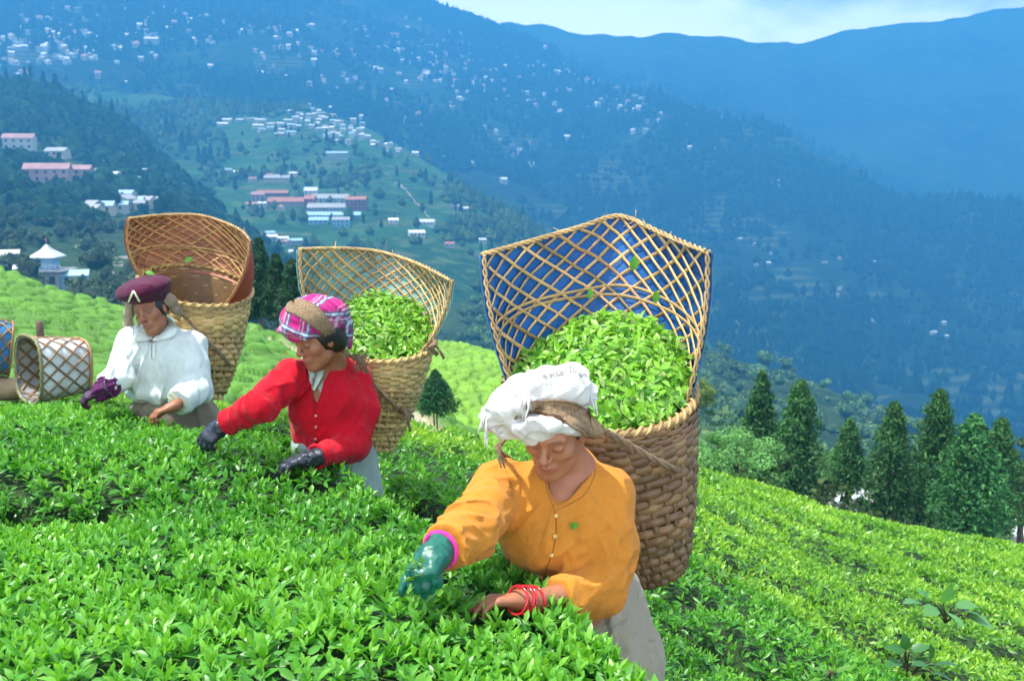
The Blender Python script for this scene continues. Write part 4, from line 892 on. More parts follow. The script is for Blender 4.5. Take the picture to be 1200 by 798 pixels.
for (u, v, L, Wd, st, ro, wa, rz, lab) in [
    (388, 236, 34, 14, 1, 'grey', 'white', .02, 'factory shed with a grey roof, rearmost of the stack'),
    (385, 247, 36, 14, 1, 'grey', 'grey', .02, 'factory shed with a grey roof in the middle of the stack'),
    (388, 256, 52, 10, 1, 'blue', 'blue', .02, 'long blue-walled factory shed at the front of the stack'),
    (338, 240, 36, 15, 1, 'rust', 'rose', .03, 'wide factory hall with a light red roof'),
    (365, 231, 12, 12, 2, 'white', 'white', .05, 'small white-roofed block between the red hall and grey sheds'),
    (303, 236, 12, 10, 2, 'pink', 'rose', .1, 'rose gabled house at the left end of the factory'),
    (418, 246, 18, 10, 3, 'rust', 'brick', .0, 'dark red block at the right end of the factory'),
    (364, 245, 9, 12, 3, 'rust', 'brick', .0, 'dark red block wedged between the factory halls'),
    (320, 230, 30, 10, 1, 'rust', 'brick', .05, 'long dark red shed behind the red-roofed hall'),
    (374, 262, 16, 9, 1, 'blue', 'blue', .05, 'small pale blue building below the long blue shed'),
    (400, 266, 14, 8, 2, 'grey', 'blue', .05, 'grey-blue block at the lowest edge of the factory'),
    (395, 186, 24, 7, 2, 'blue', 'white', .05, 'long pale blue school-like building below the village'),
    (325, 212, 26, 10, 1, 'grey', 'cream', .05, 'grey roofed building on bare yellow ground above the factory')]:
    building('factory_building' if 'factory' in lab or 'shed' in lab else 'large_house', u, v, L, Wd, st, ro, wa, lab, rz, (BV_spur,))
for (u, v, L, Wd, ro, rz, lab) in [
    (501, 264, 13, 8, 'white', -.15, 'white-roofed house at the foot of the landslide scar'), (488, 277, 13, 8, 'white', .3, 'white-roofed house below the landslide scar'),
    (461, 262, 8, 6, 'white', .2, 'small white-roofed house left of the landslide foot'), (527, 290, 7, 5, 'rust', 0, 'small red-roofed house on the lower spur'),
    (565, 285, 6, 5, 'white', .3, 'tiny white house near the left corner of the blue-lined basket'), (536, 246, 9, 6, 'white', .1, 'white house beside dark trees on the spur edge'),
    (547, 248, 8, 6, 'white', .1, 'long white house right of dark trees on the spur edge'), (487, 182, 8, 6, 'white', 0, 'lone white-roofed house on the spur skyline'),
    (318, 282, 9, 6, 'white', .2, 'white house on the slope above the tall conifers'), (345, 300, 7, 5, 'white', .1, 'small white house above the conifer tops')]:
    building('cottage', u, v, L, Wd, 1, ro, 'white', lab, rz, (BV_spur,), cat='house')
for (u, v, L, Wd, st, lab) in [(178, 52, 34, 18, 4, 'large pale block with many windows in the upper town'), (155, 55, 36, 14, 2, 'wide pinkish building left of the large pale block'), (62, 24, 34, 12, 2, 'long pale yellow building high in the upper town'), (225, 50, 18, 14, 3, 'cream block at the right side of the upper town'),
                            (460, 44, 40, 16, 3, 'wide hazy pink block high under the cloud'), (548, 88, 20, 10, 1, 'bright white-roofed building alone on the high slope'), (622, 80, 22, 12, 2, 'bright white house near the centre of the high slope')]:
    building('town_building', u, v, L, Wd, st, 'pink' if 'pink' in lab else 'white', 'cream', lab, .1, (BV_main,))
# white-roofed pavilion on the knoll at the left
PK = 1.8; pb = P(58, 332, 345); root = empty('pavilion', pb, 'white pyramid-roofed pavilion on a grey terrace behind the tea hill at the left', 'pavilion')
V, F = boxm(pb + PK * np.array([0, 0, 0]), (PK * 6.6, PK * 6, PK * 5)); obj('basement', V, F, WM['grey'], root, smooth=False)
V, F = boxm(pb + PK * np.array([0, 0, 2.62]), (PK * 8.4, PK * 7.4, PK * .25)); obj('terrace', V, F, WM['grey'], root, smooth=False)
V, F = boxm(pb + PK * np.array([0, 0, 3.9]), (PK * 3.2, PK * 3.2, PK * 2.3)); obj('wall', V, F, WM['blue'], root, smooth=False)
cc = pb + PK * np.array([0, 0, 5.05]); V = np.array([cc + PK * np.array([a * 2.6, b * 2.6, 0]) for a, b in ((-1, -1), (1, -1), (1, 1), (-1, 1))] + [cc + PK * np.array([a * 2.6, b * 2.6, .2]) for a, b in ((-1, -1), (1, -1), (1, 1), (-1, 1))] + [cc + PK * np.array([a * .9, b * .9, 1.5]) for a, b in ((-1, -1), (1, -1), (1, 1), (-1, 1))] + [cc + PK * np.array([0, 0, 2.7])])
obj('roof', V, [np.array([(3, 2, 1, 0), (0, 1, 5, 4), (1, 2, 6, 5), (2, 3, 7, 6), (3, 0, 4, 7), (4, 5, 9, 8), (5, 6, 10, 9), (6, 7, 11, 10), (7, 4, 8, 11)]), np.array([(8, 9, 12), (9, 10, 12), (10, 11, 12), (11, 8, 12)])], RM['white'], root, smooth=False)
obj('finial', *tube([pb + PK * np.array([0, 0, 7.6]), pb + PK * np.array([0, 0, 8.7])], .12 * PK, 6), RM['rust'], root)
for i in range(9):
    obj('railing_post', *tube([pb + PK * np.array([-4 + i, -3.5, 2.7]), pb + PK * np.array([-4 + i, -3.5, 3.7])], .06 * PK, 5), WM['white'], root)
obj('handrail', *tube([pb + PK * np.array([-4.1, -3.5, 3.72]), pb + PK * np.array([4.1, -3.5, 3.72])], .07 * PK, 5), WM['white'], root)
for i in range(3):
    V, F = boxm(pb + PK * np.array([-2 + 2 * i, -3.0, .9]), (PK * 1.1, PK * .12, PK * 1.5)); obj('window', V, F, M['window'], root, smooth=False)
for (u, v, d, s, lab) in [(34, 316, 350, 1.4, 'small white shack left of the white-roofed pavilion'), (88, 324, 345, 1.5, 'pale blue shed right of the white-roofed pavilion'), (6, 300, 380, 1.7, 'white house at the left edge above the tea hill')]:
    building('shack', 0, 0, 6 * s, 4 * s, 1, 'blue' if 'blue' in lab else 'white', 'blue' if 'blue' in lab else 'white', lab, .3, at=P(u, v + 8, d), cat='shed')
# white shelters beyond the crest at the right
def tent(u, v, d, w, label, rz):
    p = P(u, v, d); root = empty('tent', p, label, 'tent', rz=rz)
    Vw, Fw, Vr, Fr = gable(w, w * .7, w * .38, w * .3, .25); obj('side_wall', Vw * [1, 1, 1] + p, Fw, WM['white'], root, smooth=False); obj('canopy', Vr + p, Fr, RM['white'], root, smooth=False)
    for i in (-1, 0, 1):
        V, F = boxm(p + [i * w * .28, -w * .35, w * .16], (w * .13, .1, w * .22)); obj('window', V, F, M['window'], root, smooth=False)
tent(983, 594, 92, 3.4, 'white tent showing beside the bare trunk of the short conifer', .5)
tent(1012, 592, 96, 2.0, 'small white shelter half hidden behind the brownish conifer', -.3)
tent(1190, 637, 84, 3.6, 'white house with dark windows below the right-hand conifers', -.2)
# landslide scar on the spur and bare field
def conform(name, L_, R_, n, m, lift, mat, bvs):
    a = catmull(np.array([(*q, 0) for q in L_], float), n)[:, :2]; b = catmull(np.array([(*q, 0) for q in R_], float), n)[:, :2]; V = []; prev = hit((L_[0][0] + R_[0][0]) / 2, L_[1][1]) or hit(300, 300)
    for i in range(n):
        for j in range(m):
            q = a[i] + (b[i] - a[i]) * j / (m - 1) + RNG.normal(size=2) * .25; h = hit(q[0], q[1], bvs) or hit(q[0], q[1]) or prev; prev = h; V.append(h[0] + h[2] * (lift * (1 if 0 < j < m - 1 and 0 < i < n - 1 else -.4)) + RNG.normal(size=3) * lift * .25)
    return tag(obj(name, np.array(V), grid_faces(n, m), mat), kind='structure')
conform('landslide_scar', [(436, 198), (441, 210), (455, 222), (470, 236), (484, 252), (490, 262)], [(444, 197), (458, 209), (474, 222), (486, 236), (500, 252), (508, 260)], 40, 10, 4.0, mk('bare_rock', (.24, .205, .19), .95, noise=[(.09, .5), (.4, .3)], bump=(.3, 1, 2)), (BV_spur,))
conform('bare_field', [(128, 302), (132, 322), (140, 340)], [(205, 298), (205, 318), (205, 340)], 12, 12, .5, mk('bare_field', (.20, .19, .16), .95, noise=(.1, .2)), (BV_spur, BV_left))
conform('yellow_bank', [(308, 204), (306, 210)], [(345, 201), (347, 208)], 6, 14, 1.0, mk('yellow_bank', (.30, .24, .14), .95, noise=(.2, .3)), (BV_spur,))
# ------------------------------------------------------------------ baskets
def frame_from(n, xref):
    Z = nrm(np.asarray(n, float)); X = nrm(np.asarray(xref, float) - Z * np.dot(xref, Z)); return X, np.cross(Z, X), Z
class Basket:
    def __init__(s, name, label, rim_c, rim_r, rim_n, bot_c, prof, dark, cat='basket', group='woven tea-picking baskets'):
        s.c0, s.r0, s.c1, s.prof, s.dark = np.array(rim_c), rim_r, np.array(bot_c), prof, np.array(dark)
        s.root = empty(name, bot_c, label, cat, group)
        s.X, s.Y, s.Z = frame_from(rim_n, CR); ax = nrm(s.c0 - s.c1); s.X1, s.Y1, s.Z1 = frame_from(ax, CR)
        s.rng = np.random.default_rng(int(abs(rim_c[0] * 1000)) + 3)
    def pt(s, phi, t, off=0.0):
        """phi around (0 right, 90 far side), t 0 rim .. 1 base"""
        phi = np.asarray(phi, float); t = np.asarray(t, float); w = np.clip(1 - t / .5, 0, 1)[..., None]; w = w * w * (3 - 2 * w)
        X = s.X * w + s.X1 * (1 - w); Y = s.Y * w + s.Y1 * (1 - w)
        c = s.c0 + (s.c1 - s.c0) * t[..., None]; r = np.interp(t, s.prof[0], s.prof[1]) * s.r0 + off
        return c + r[..., None] * (np.cos(phi)[..., None] * X + np.sin(phi)[..., None] * Y)
    def body(s, rows=21, stakes=34, mat=None):
        mat = mat or M['bamboo']; n = stakes * 3; ph = np.linspace(0, 2 * math.pi, n + 1)
        a = .0046 * s.r0 / .28
        dz = .97 / rows
        for k in range(rows):
            t0 = .02 + k * dz; t = t0 + dz * (.5 + .12 * np.sin(ph * 3 + k)) + .006 * np.sin(ph * 2 + 1.3 * k); sgn = 1 if k % 2 else -1
            off = sgn * a * np.cos(ph * stakes / 2) + .0015
            C = s.pt(ph, t, off); N = nrm(C - s.pt(ph, t, off - .05)); hgt = np.linalg.norm(s.c1 - s.c0) * dz * (1.08 - .10 * (s.rng.random()))
            V, F = ribbon(C, N, hgt, .0035); c = s.dark * s.rng.uniform(.72, 1.25) * np.array([1, s.rng.uniform(.92, 1.06), s.rng.uniform(.85, 1.1)])
            obj('weaver', V, F, mat, s.root, cols=np.tile(c, (len(V), 1)))
        t = np.linspace(0, 1, rows * 2 + 1)
        for j in range(stakes):
            ph0 = 2 * math.pi * j / stakes + s.rng.normal() * .01; k = (t - .02) / dz - .5; off = -(a * np.cos(math.pi * (k)) * (1 if j % 2 else -1)) * 1.0
            kk = np.cos(math.pi * k) * (1 if (j % 2 == 0) else -1); off = -a * kk * -1
            C = s.pt(np.full(len(t), ph0), t, off); N = nrm(C - s.pt(np.full(len(t), ph0), t, off - .05)); wd = np.interp(t, s.prof[0], s.prof[1]) * s.r0 * 2 * math.pi / stakes * .45
            V, F = ribbon(C, N, wd, .003); c = s.dark * s.rng.uniform(.7, 1.15); obj('stake', V, F, mat, s.root, cols=np.tile(c, (len(V), 1)))
        g, tq = np.meshgrid(np.linspace(0, 2 * math.pi, 48, endpoint=False), np.linspace(.0, .99, 14), indexing='ij'); V = s.pt(g.ravel(), tq.ravel(), -.009); F = grid_faces(48, 14, True)
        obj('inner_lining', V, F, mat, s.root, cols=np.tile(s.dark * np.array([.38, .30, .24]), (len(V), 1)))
        V = [s.c1] + list(s.pt(np.linspace(0, 2 * math.pi, 24, endpoint=False), np.full(24, .995), -.004)); F = np.array([(0, i + 1, (i + 1) % 24 + 1) for i in range(24)])
        obj('base', V, F, mat, s.root, cols=np.tile(s.dark * .6, (25, 1)))
    def rim(s, thick=.013, wraps=46, col=None):
        col = s.dark if col is None else np.array(col); ph = np.linspace(0, 2 * math.pi, 97)
        V, F = tube(s.pt(ph, np.full(97, .0), .002), thick * .8, 8, cap=False); obj('rim', V, F, M['bamboo'], s.root, cols=np.tile(col, (len(V), 1)))
        mb = MB()
        for k in range(wraps):
            p0 = 2 * math.pi * k / wraps; q = np.linspace(0, 1, 7); a = q * math.pi * 1.3 - .4; pp = p0 + q * 2 * math.pi / wraps * 1.5
            C = s.pt(pp, np.zeros(7)); O = nrm(C - s.c0); C = C + O * (np.cos(a) * thick)[:, None] + s.Z * (np.sin(a) * thick)[:, None]
            V, F = tube(C, thick * .42, 5, flat=.6); mb.add(V, F, col * s.rng.uniform(.75, 1.25))
        tag(mb.build('rim_wrap', M['bamboo'], s.root), kind='stuff')
    def hood(s, ph0, ph1, tops, n1=15, liner_col=(.02, .15, .4), bulge=.0, strip_w=.014, t_in=-.10, liner_off=.012, strip_col=None, mid=(.42, .5), tstart=0.0, back=None, slant=1.0, nn=(15, 15)):
        """flaring lattice collar: bottom follows the rim from ph0 to ph1, top follows the points in tops (s, u, v, d)"""
        S_ = np.array([q[0] for q in tops]); TP = np.array([P(*q[1:]) for q in tops])
        # smooth parametric top
        dense = catmull(TP, 241); tt = np.interp(np.linspace(0, len(tops) - 1, 241), np.arange(len(tops)), S_)
        def surf(a, t, off=0.0):
            a = np.asarray(a, float); t = np.asarray(t, float)
            B = s.pt(ph0 + (ph1 - ph0) * a, np.zeros_like(a), -.016) ; T = np.stack([np.interp(a, tt, dense[:, i]) for i in range(3)], -1)
            p = B * (1 - t)[..., None] + T * t[..., None]
            O = (B + T) / 2 - (s.c0 + s.Z * .12); O = O - s.Z * (O @ s.Z)[..., None]; O = nrm(O)
            return p + O * (bulge * (4 * t * (1 - t)) + off)[..., None] if not np.isscalar(off) else p + O * (bulge * (4 * t * (1 - t)))[..., None] + O * off
        sc = strip_col if strip_col is not None else s.dark
        na, nt_ = 90, 22; a, t = np.meshgrid(np.linspace(-.004, 1.004, na), np.linspace(t_in, .985, nt_), indexing='ij')
        wr = .004 * fbm(np.stack([a * 14, t * 9, a * 0], -1).reshape(-1, 3), 3).reshape(a.shape)
        V0 = surf(a, t, liner_off + wr).reshape(-1, 3); V1 = surf(a, t, liner_off + wr + .004).reshape(-1, 3)
        F0 = grid_faces(na, nt_); b = len(V0)
        e = [np.arange(nt_), (na - 1) * nt_ + np.arange(nt_), np.arange(na) * nt_, np.arange(na) * nt_ + nt_ - 1]; Fe = [np.stack([q[:-1], q[1:], q[1:] + b, q[:-1] + b], -1) for q in e]
        cl = np.array(liner_col) * (1 + .3 * fbm(V0 / .05, 3))[:, None]
        if back is not None: cb = np.tile(back, (b, 1))
        else: cb = cl
        obj('liner', np.vstack([V0, V1]), np.vstack([F0, F0[:, ::-1] + b] + Fe), M['tarp'], s.root, cols=np.vstack([cl, cb]))
        # diagonal strips
        na_, slope = nn[0], slant
        width = 1.0; K = nn[1]
        def strip(a0, dirn, phase):
            q = np.linspace(0, 1, 30); aa = a0 + dirn * slope * q; m = (aa >= -.0) & (aa <= 1.0)
            if m.sum() < 4: return
            qq = q[m]; aa = aa[m]; off = dirn * .0025 + .0025 * np.sin(qq * 34 + phase)
            C = surf(aa, tstart + (1 - tstart) * qq, off + 0.0); e = .01
            N = nrm(surf(aa, qq, off + .01) - C); V, F = ribbon(C, -N, strip_w * s.rng.uniform(.8, 1.12), .003)
            obj('lattice_strip', V, F, M['bamboo'], s.root, cols=np.tile(sc * s.rng.uniform(.62, 1.25) * np.array([1, s.rng.uniform(.88, 1.05), s.rng.uniform(.8, 1.1)]), (len(V), 1)))
        for k in range(-K, na_ + K):
            a0 = (k + .5 + s.rng.normal() * .06) / na_
            strip(a0, 1, k); strip(a0 + .35 / na_, -1, k)
        for k, tm in enumerate(mid):
            q = np.linspace(0, 1, 70); C = surf(q, tm + .02 * np.sin(q * 9 + k) + .0 * q, np.full(70, -.004 + .002 * k)); N = nrm(surf(q, np.full(70, tm), .01) - surf(q, np.full(70, tm), 0.0))
            V, F = ribbon(C, -N, strip_w, .003); obj('lattice_band', V, F, M['bamboo'], s.root, cols=np.tile(sc * (.85 + .2 * k), (len(V), 1)))
        # bound edges
        q = np.linspace(0, 1, 80); mb = MB()
        for w in range(3):
            ph = q * 80 + w * 2.1; C = surf(q, 1.0 + .012 * np.sin(ph), .009 * np.cos(ph)); mb.add(*tube(C, .0042, 5), col=sc * (1.05 - .15 * w))
        for side in (0.0, 1.0):
            for w in range(2):
                t = np.linspace(t_in * .5, 1, 50); ph = t * 40 + w * 3.1; C = surf(np.full(50, side) + .003 * np.sin(ph), t, .005 * np.cos(ph)); mb.add(*tube(C, .0038, 5), col=sc * (.9 - .15 * w))
        for k in range(10):
            a0 = s.rng.random(); c = surf(np.array([a0]), np.array([1.0]), 0.0)[0]; mb.add(*tube(np.array([c, c + nrm(s.rng.normal(size=3)) * s.rng.uniform(.015, .05)]), np.array([.0022, .001]), 4), col=sc)
        tag(mb.build('edge_binding', M['bamboo'], s.root), kind='stuff')
        s.surf = surf; return surf
    def heap(s, label, hgt, back, n=2600, leaf=.05, shift=(0, 0), name='picked_tea_leaves', top=None):
        rng = s.rng; r = np.sqrt(rng.random(n)) * .97; ph = rng.random(n) * 6.283; x, y = np.cos(ph) * r, np.sin(ph) * r
        def H(x, y): return hgt * np.clip(1 - (x - shift[0]) ** 2 - (y - shift[1]) ** 2 * .8, 0, 1) ** .8 + back * y
        rr = s.r0 * .95
        def pos(x, y): return s.c0 + rr * (x[:, None] * s.X + y[:, None] * s.Y) + (H(x, y) - .015)[:, None] * s.Z
        gp, gr = np.meshgrid(np.linspace(0, 2 * math.pi, 40, endpoint=False), np.linspace(0, 1, 12), indexing='ij'); xx, yy = (np.cos(gp) * gr).ravel(), (np.sin(gp) * gr).ravel()
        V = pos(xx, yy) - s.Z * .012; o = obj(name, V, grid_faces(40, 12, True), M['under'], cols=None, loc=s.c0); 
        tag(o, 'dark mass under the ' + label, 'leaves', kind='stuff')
        p = pos(x, y) + s.Z * (rng.random(n) * .022)[:, None]; e = .02
        N = nrm(np.cross(pos(x + e, y) - pos(x, y), pos(x, y + e) - pos(x, y))); d = nrm(rng.normal(size=(n, 3)) + .15 * N); d = nrm(d - N * ((d * N).sum(1) * .7)[:, None])
        up = nrm(N + .55 * rng.normal(size=(n, 3))); t = rng.random(n)
        c = np.where((t < .25)[:, None], np.array([.08, .26, .025]), np.array([.25, .52, .06])) * (1 + .3 * (rng.random((n, 1)) - .5)); c[rng.random(n) < .12] = [.32, .46, .14]
        L = leaf * (.6 + .6 * rng.random(n)); V, F, C = leaves_arrays(p, d, up, L, (.65 + .5 * rng.random(n)), LEAF_HI, c)
        tag(obj(name, V, F, M['leaf'], cols=C, loc=s.c0), label, 'leaves', kind='stuff')
SC0 = np.array([1.0, .96, .85])
# 1 blue-lined basket of the woman in orange
b1 = Basket('tea_basket', 'large brown basket with blue-lined lattice collar on the back of the woman in orange', P(703, 449, 2.99), .284, cv(.02, .80, .42), P(766, 678, 3.02),
            ([0, .24, .51, .69, .87, 1], [1, .90, .75, .63, .48, .32]), (.40, .31, .24))
b1.body(25, 32); b1.rim(.014, 52, (.7, .6, .42))
b1.hood(R(192), R(-24), [(0, 567, 298, 2.96), (.18, 618, 284, 3.10), (.40, 680, 266, 3.24), (.52, 716, 254, 3.32), (.60, 738, 256, 3.30), (.72, 768, 270, 3.18), (.87, 800, 284, 3.02), (1, 829, 295, 2.88)],
        liner_col=(.004, .095, .32), strip_w=.0108, mid=(.38, .44), strip_col=np.array([1.1, .98, .75]), nn=(12, 10), slant=.52, back=(.03, .10, .08), bulge=.02)
b1.heap('fresh bright-green picked tea leaves heaped in the blue-lined basket', .095, .050, 4600, .040, (.42, .30))
# 2 green-lined basket of the woman in red
b2 = Basket('tea_basket', 'tan basket with green-lined lattice collar on the back of the woman in red', P(441, 394, 4.22), .250, cv(.10, .88, .40), P(436, 528, 4.20),
            ([0, .2, .5, .75, .92, 1], [1, .93, .78, .60, .42, .30]), (1.0, .92, .66))
b2.body(23, 30); b2.rim(.012, 44, (1.0, .92, .65))
b2.hood(R(196), R(-30), [(0, 352, 292, 4.12), (.22, 400, 291, 4.35), (.42, 440, 294, 4.50), (.6, 474, 303, 4.48), (.8, 503, 315, 4.28), (1, 529, 329, 4.02)],
        liner_col=(.20, .40, .38), strip_w=.010, mid=(.03, .09), strip_col=np.array([1.2, 1.08, .80]), nn=(15, 12), slant=.42, back=(.10, .22, .20), bulge=.03)
b2.heap('fresh green picked tea leaves filling the green-lined basket', .06, .075, 2600, .040, (.1, .2))
# 3 empty basket of the woman in white
b3 = Basket('tea_basket', 'empty tan basket with red-lined lattice collar on the back of the woman in white', P(229, 334, 5.38), .296, cv(.22, .90, .36), P(236, 470, 5.36),
            ([0, .25, .5, .75, .92, 1], [1, .92, .80, .62, .46, .34]), (1.0, .90, .62))
b3.body(21, 30); b3.rim(.015, 40, (1.0, .90, .62))
b3.hood(R(190), R(-40), [(0, 152, 256, 5.2), (.22, 190, 252, 5.45), (.45, 232, 252, 5.62), (.66, 262, 260, 5.55), (.84, 283, 270, 5.3), (1, 293, 281, 5.05)],
        liner_col=(.40, .15, .085), strip_w=.0115, mid=(.30, .36), strip_col=np.array([1.0, .82, .58]), nn=(14, 12), slant=.48, back=(.36, .03, .02), bulge=.04)
# 4, 5 baskets lying on the bushes at the left
def lying(label, axis_a, axis_b, ra, rb, liner, nstr, strip_col, open_a=True, lip=None):
    a, b = np.array(axis_a), np.array(axis_b); ax = nrm(b - a); X, Y, Z = frame_from(ax, np.array([0, 0, 1.0])); root = empty('lying_basket', (a + b) / 2 - [0, 0, ra], label, 'basket', 'baskets lying on the tea bushes'); rng = np.random.default_rng(nstr)
    L = np.linalg.norm(b - a)
    def pt(ph, t, off=0.0):
        r = ra + (rb - ra) * t + off; sq = 1 / np.maximum(np.abs(np.cos(ph)) ** 3 + np.abs(np.sin(ph)) ** 3, .3) ** (1 / 3)
        return a + ax * (t * L)[:, None] + (r * sq)[:, None] * (np.cos(ph)[:, None] * X + np.sin(ph)[:, None] * Y)
    g, t = np.meshgrid(np.linspace(0, 2 * math.pi, 48, endpoint=False), np.linspace(0, 1, 12), indexing='ij'); g, t = g.ravel(), t.ravel()
    V0 = pt(g, t, -.006); V1 = pt(g, t, -.014); F = grid_faces(48, 12, True); i0 = np.arange(48) * 12; i1 = i0 + 11; b_ = len(V0)
    Fe = [np.stack([i0, np.roll(i0, -1), np.roll(i0, -1) + b_, i0 + b_], -1)]
    V = np.vstack([V0, V1, [b - ax * .01]]); cap = np.stack([i1, np.roll(i1, -1), np.full(48, 2 * b_)], -1)
    obj('liner', V, [np.vstack([F, F[:, ::-1] + b_] + Fe), cap], M['tarp'], root, cols=np.array(liner) * (1 + .2 * fbm(V / .06, 3))[:, None] * np.where(np.arange(len(V)) < b_, 1.0, .45)[:, None])
    for k in range(nstr):
        for d in (1, -1):
            q = np.linspace(0, 1, 22); ph = 2 * math.pi * k / nstr + d * 1.5 * q; C = pt(ph, q, .001 * d + .002 * np.sin(q * 30 + k)); N = nrm(C - a - ax * ((C - a) @ ax)[:, None])
            V, F = ribbon(C, N, .011, .003); obj('lattice_strip', V, F, M['bamboo'], root, cols=np.tile(np.array(strip_col) * rng.uniform(.7, 1.15), (len(V), 1)))
            if open_a:
                C = pt(ph, q * .9 + .02, -.018 + .001 * d); V, F = ribbon(C, -N, .016, .003); obj('lattice_strip', V, F, M['bamboo'], root, cols=np.tile(np.array(strip_col) * .7, (len(V), 1)))
    ph = np.linspace(0, 2 * math.pi, 60); mb = MB()
    for w in range(3): mb.add(*tube(pt(ph + .02 * w, np.full(60, .0) + .02 * np.sin(ph * 30 + w * 2), .006 * np.cos(ph * 30 + w * 2)), .008, 5, cap=False), col=(.42, .55, .42) if lip else np.array(strip_col) * 1.3)
    mb.add(*tube(pt(ph, np.full(60, 1.0), .0), .009, 5, cap=False), col=np.array(strip_col) * 1.3)
    tag(mb.build('edge_binding', M['bamboo'], root), kind='stuff'); return root
r4 = lying('white-lined lattice basket lying on the tea bushes with its green-edged mouth facing left', P(33, 433, 5.80), P(94, 428, 6.02), .20, .165, (.66, .70, .72), 13, (.62, .48, .36), lip=True)
c = P(47, 390, 5.85); obj('wooden_grip', *tube([c - [0, 0, .03], c + [.0, 0, .07]], .022, 8), M['bark'], r4)
r5 = lying('blue-lined lattice basket cut off by the left edge of the photo', P(-30, 405, 6.2), P(12, 408, 6.3), .19, .17, (.02, .16, .38), 12, (.5, .40, .26))
sb = P(-4, 455, 6.25); V, F = isosurf(Field().u(el(sb, np.eye(3), (.16, .12, .075))).u(el(sb + [.12, -.02, -.01], np.eye(3), (.09, .08, .06)), .04).disp(lambda p: .012 * fbm(p / .06, 2)), sb - .35, sb + .35, .012)
o = obj('cloth_bundle', V, F, M['cloth'], cols=np.tile([.36, .25, .15], (len(V), 1)), loc=sb); tag(o, 'brown cloth bundle on the bushes below the blue basket', 'bundle')
# ------------------------------------------------------------------ people
def axes(Fw, U):
    Y = nrm(np.asarray(Fw, float)); Z = nrm(np.asarray(U, float) - Y * np.dot(U, Y)); return np.stack([np.cross(Y, Z), Y, Z])
def head_ops(f, c, Rm, s=1.0, k0=.02):
    L = lambda x, y, z: np.array(c) + s * (x * Rm[0] + y * Rm[1] + z * Rm[2])
    f.u(el(L(0, -.012, .030), Rm, np.array([.074, .092, .086]) * s), k0)
    f.u(el(L(0, .018, -.030), Rm, np.array([.058, .064, .084]) * s), .03 * s)
    f.u(rc(L(-.044, .012, -.070), L(-.016, .060, -.100), .018 * s, .016 * s), .03 * s); f.u(rc(L(.044, .012, -.070), L(.016, .060, -.100), .018 * s, .016 * s), .03 * s)
    f.u(sp(L(0, .066, -.098), .016 * s), .02 * s)
    for sx in (-1, 1):
        f.u(el(L(sx * .040, .050, -.022), Rm, np.array([.024, .022, .020]) * s), .022 * s)
        f.u(rc(L(sx * .012, .083, .026), L(sx * .044, .066, .026), .007 * s, .007 * s), .016 * s)
    for sx in (-1, 1):
        f.sub(sp(L(sx * .031, .103, .004), .020 * s), .014 * s)
        f.u(el(L(sx * .0315, .0705, .003), Rm, np.array([.0155, .0135, .0115]) * s), .0045 * s)
    f.u(rc(L(0, .082, .016), L(0, .103, -.022), .0065 * s, .0105 * s), .012 * s); f.u(sp(L(0, .101, -.027), .0105 * s), .008 * s)
    for sx in (-1, 1): f.u(sp(L(sx * .0125, .091, -.031), .0078 * s), .007 * s)
    f.u(el(L(0, .076, -.062), Rm, np.array([.026, .014, .020]) * s), .014 * s)
    f.u([rc(L(-.021, .080, -.0605), L(-.005, .091, -.0570), .0035 * s, .0052 * s), rc(L(.021, .080, -.0605), L(.005, .091, -.0570), .0035 * s, .0052 * s)], .004 * s)
    f.u([rc(L(-.018, .080, -.0650), L(0, .0895, -.0685), .0035 * s, .0062 * s), rc(L(.018, .080, -.0650), L(0, .0895, -.0685), .0035 * s, .0062 * s)], .004 * s)
    f.sub(rc(L(-.02, .0875, -.0625), L(.02, .0875, -.0625), .0016 * s, .0016 * s), .002 * s)
    for sx in (-1, 1):
        f.u(el(L(sx * .075, -.004, -.008), Rm, np.array([.007, .017, .030]) * s), .006 * s); f.sub(el(L(sx * .083, .002, -.006), Rm, np.array([.005, .009, .017]) * s), .004 * s)
    return L
def hand_ops(w, d, n, tsgn=1, s=1.0, curl=(20, 22, 25, 28), spread=.10, thumb=(.75, .55), fat=1.0):
    """palm, four fingers and a thumb; d along the fingers, n the way the palm faces, tsgn the thumb side; returns (ops, fingertips)"""
    d = nrm(np.asarray(d, float)); n = nrm(np.asarray(n, float) - d * np.dot(n, d)); S = np.cross(d, n) * tsgn; w = np.array(w); ops = []; tips = []
    K = [(.028, .086, .070, .0092), (.0095, .090, .079, .0094), (-.0095, .086, .073, .0088), (-.027, .078, .058, .0078)]
    ops.append(('p', rc(w, w + d * .03 * s, .024 * s * fat, .026 * s * fat)))
    for i, (o, l, fl, r) in enumerate(K):
        kn = w + s * (S * o + d * l); ops.append(('p', rc(w + s * (S * o * .55 + d * .018), kn, .0135 * s * fat, .0115 * s * fat)))
        dd = nrm(d + S * o * spread * 30); p = kn
        for j, q in enumerate((.44, .31, .25)):
            a = R(curl[i]) * (.9 if j == 0 else 1.15); dd = nrm(dd * math.cos(a) + nrm(n - dd * np.dot(n, dd)) * math.sin(a)); e = p + dd * fl * q * s
            ops.append(('f', rc(p, e, r * s * fat * (1 - .07 * j), r * s * fat * (.93 - .08 * j)))); p = e
        tips.append(p)
    t0 = w + s * (S * .020 + d * .022 + n * .006); t1 = t0 + s * nrm(S * thumb[0] + d * .75 + n * .35) * .042; t2 = t1 + s * nrm(S * thumb[1] * .6 + d * .9 + n * .35) * .032; t3 = t2 + s * nrm(S * .1 + d * .9 + n * .5) * .026
    ops += [('p', rc(t0, t1, .0155 * s * fat, .0115 * s * fat)), ('f', rc(t1, t2, .0112 * s * fat, .0098 * s * fat)), ('f', rc(t2, t3, .0096 * s * fat, .0078 * s * fat))]; tips.append(t3)
    return ops, tips
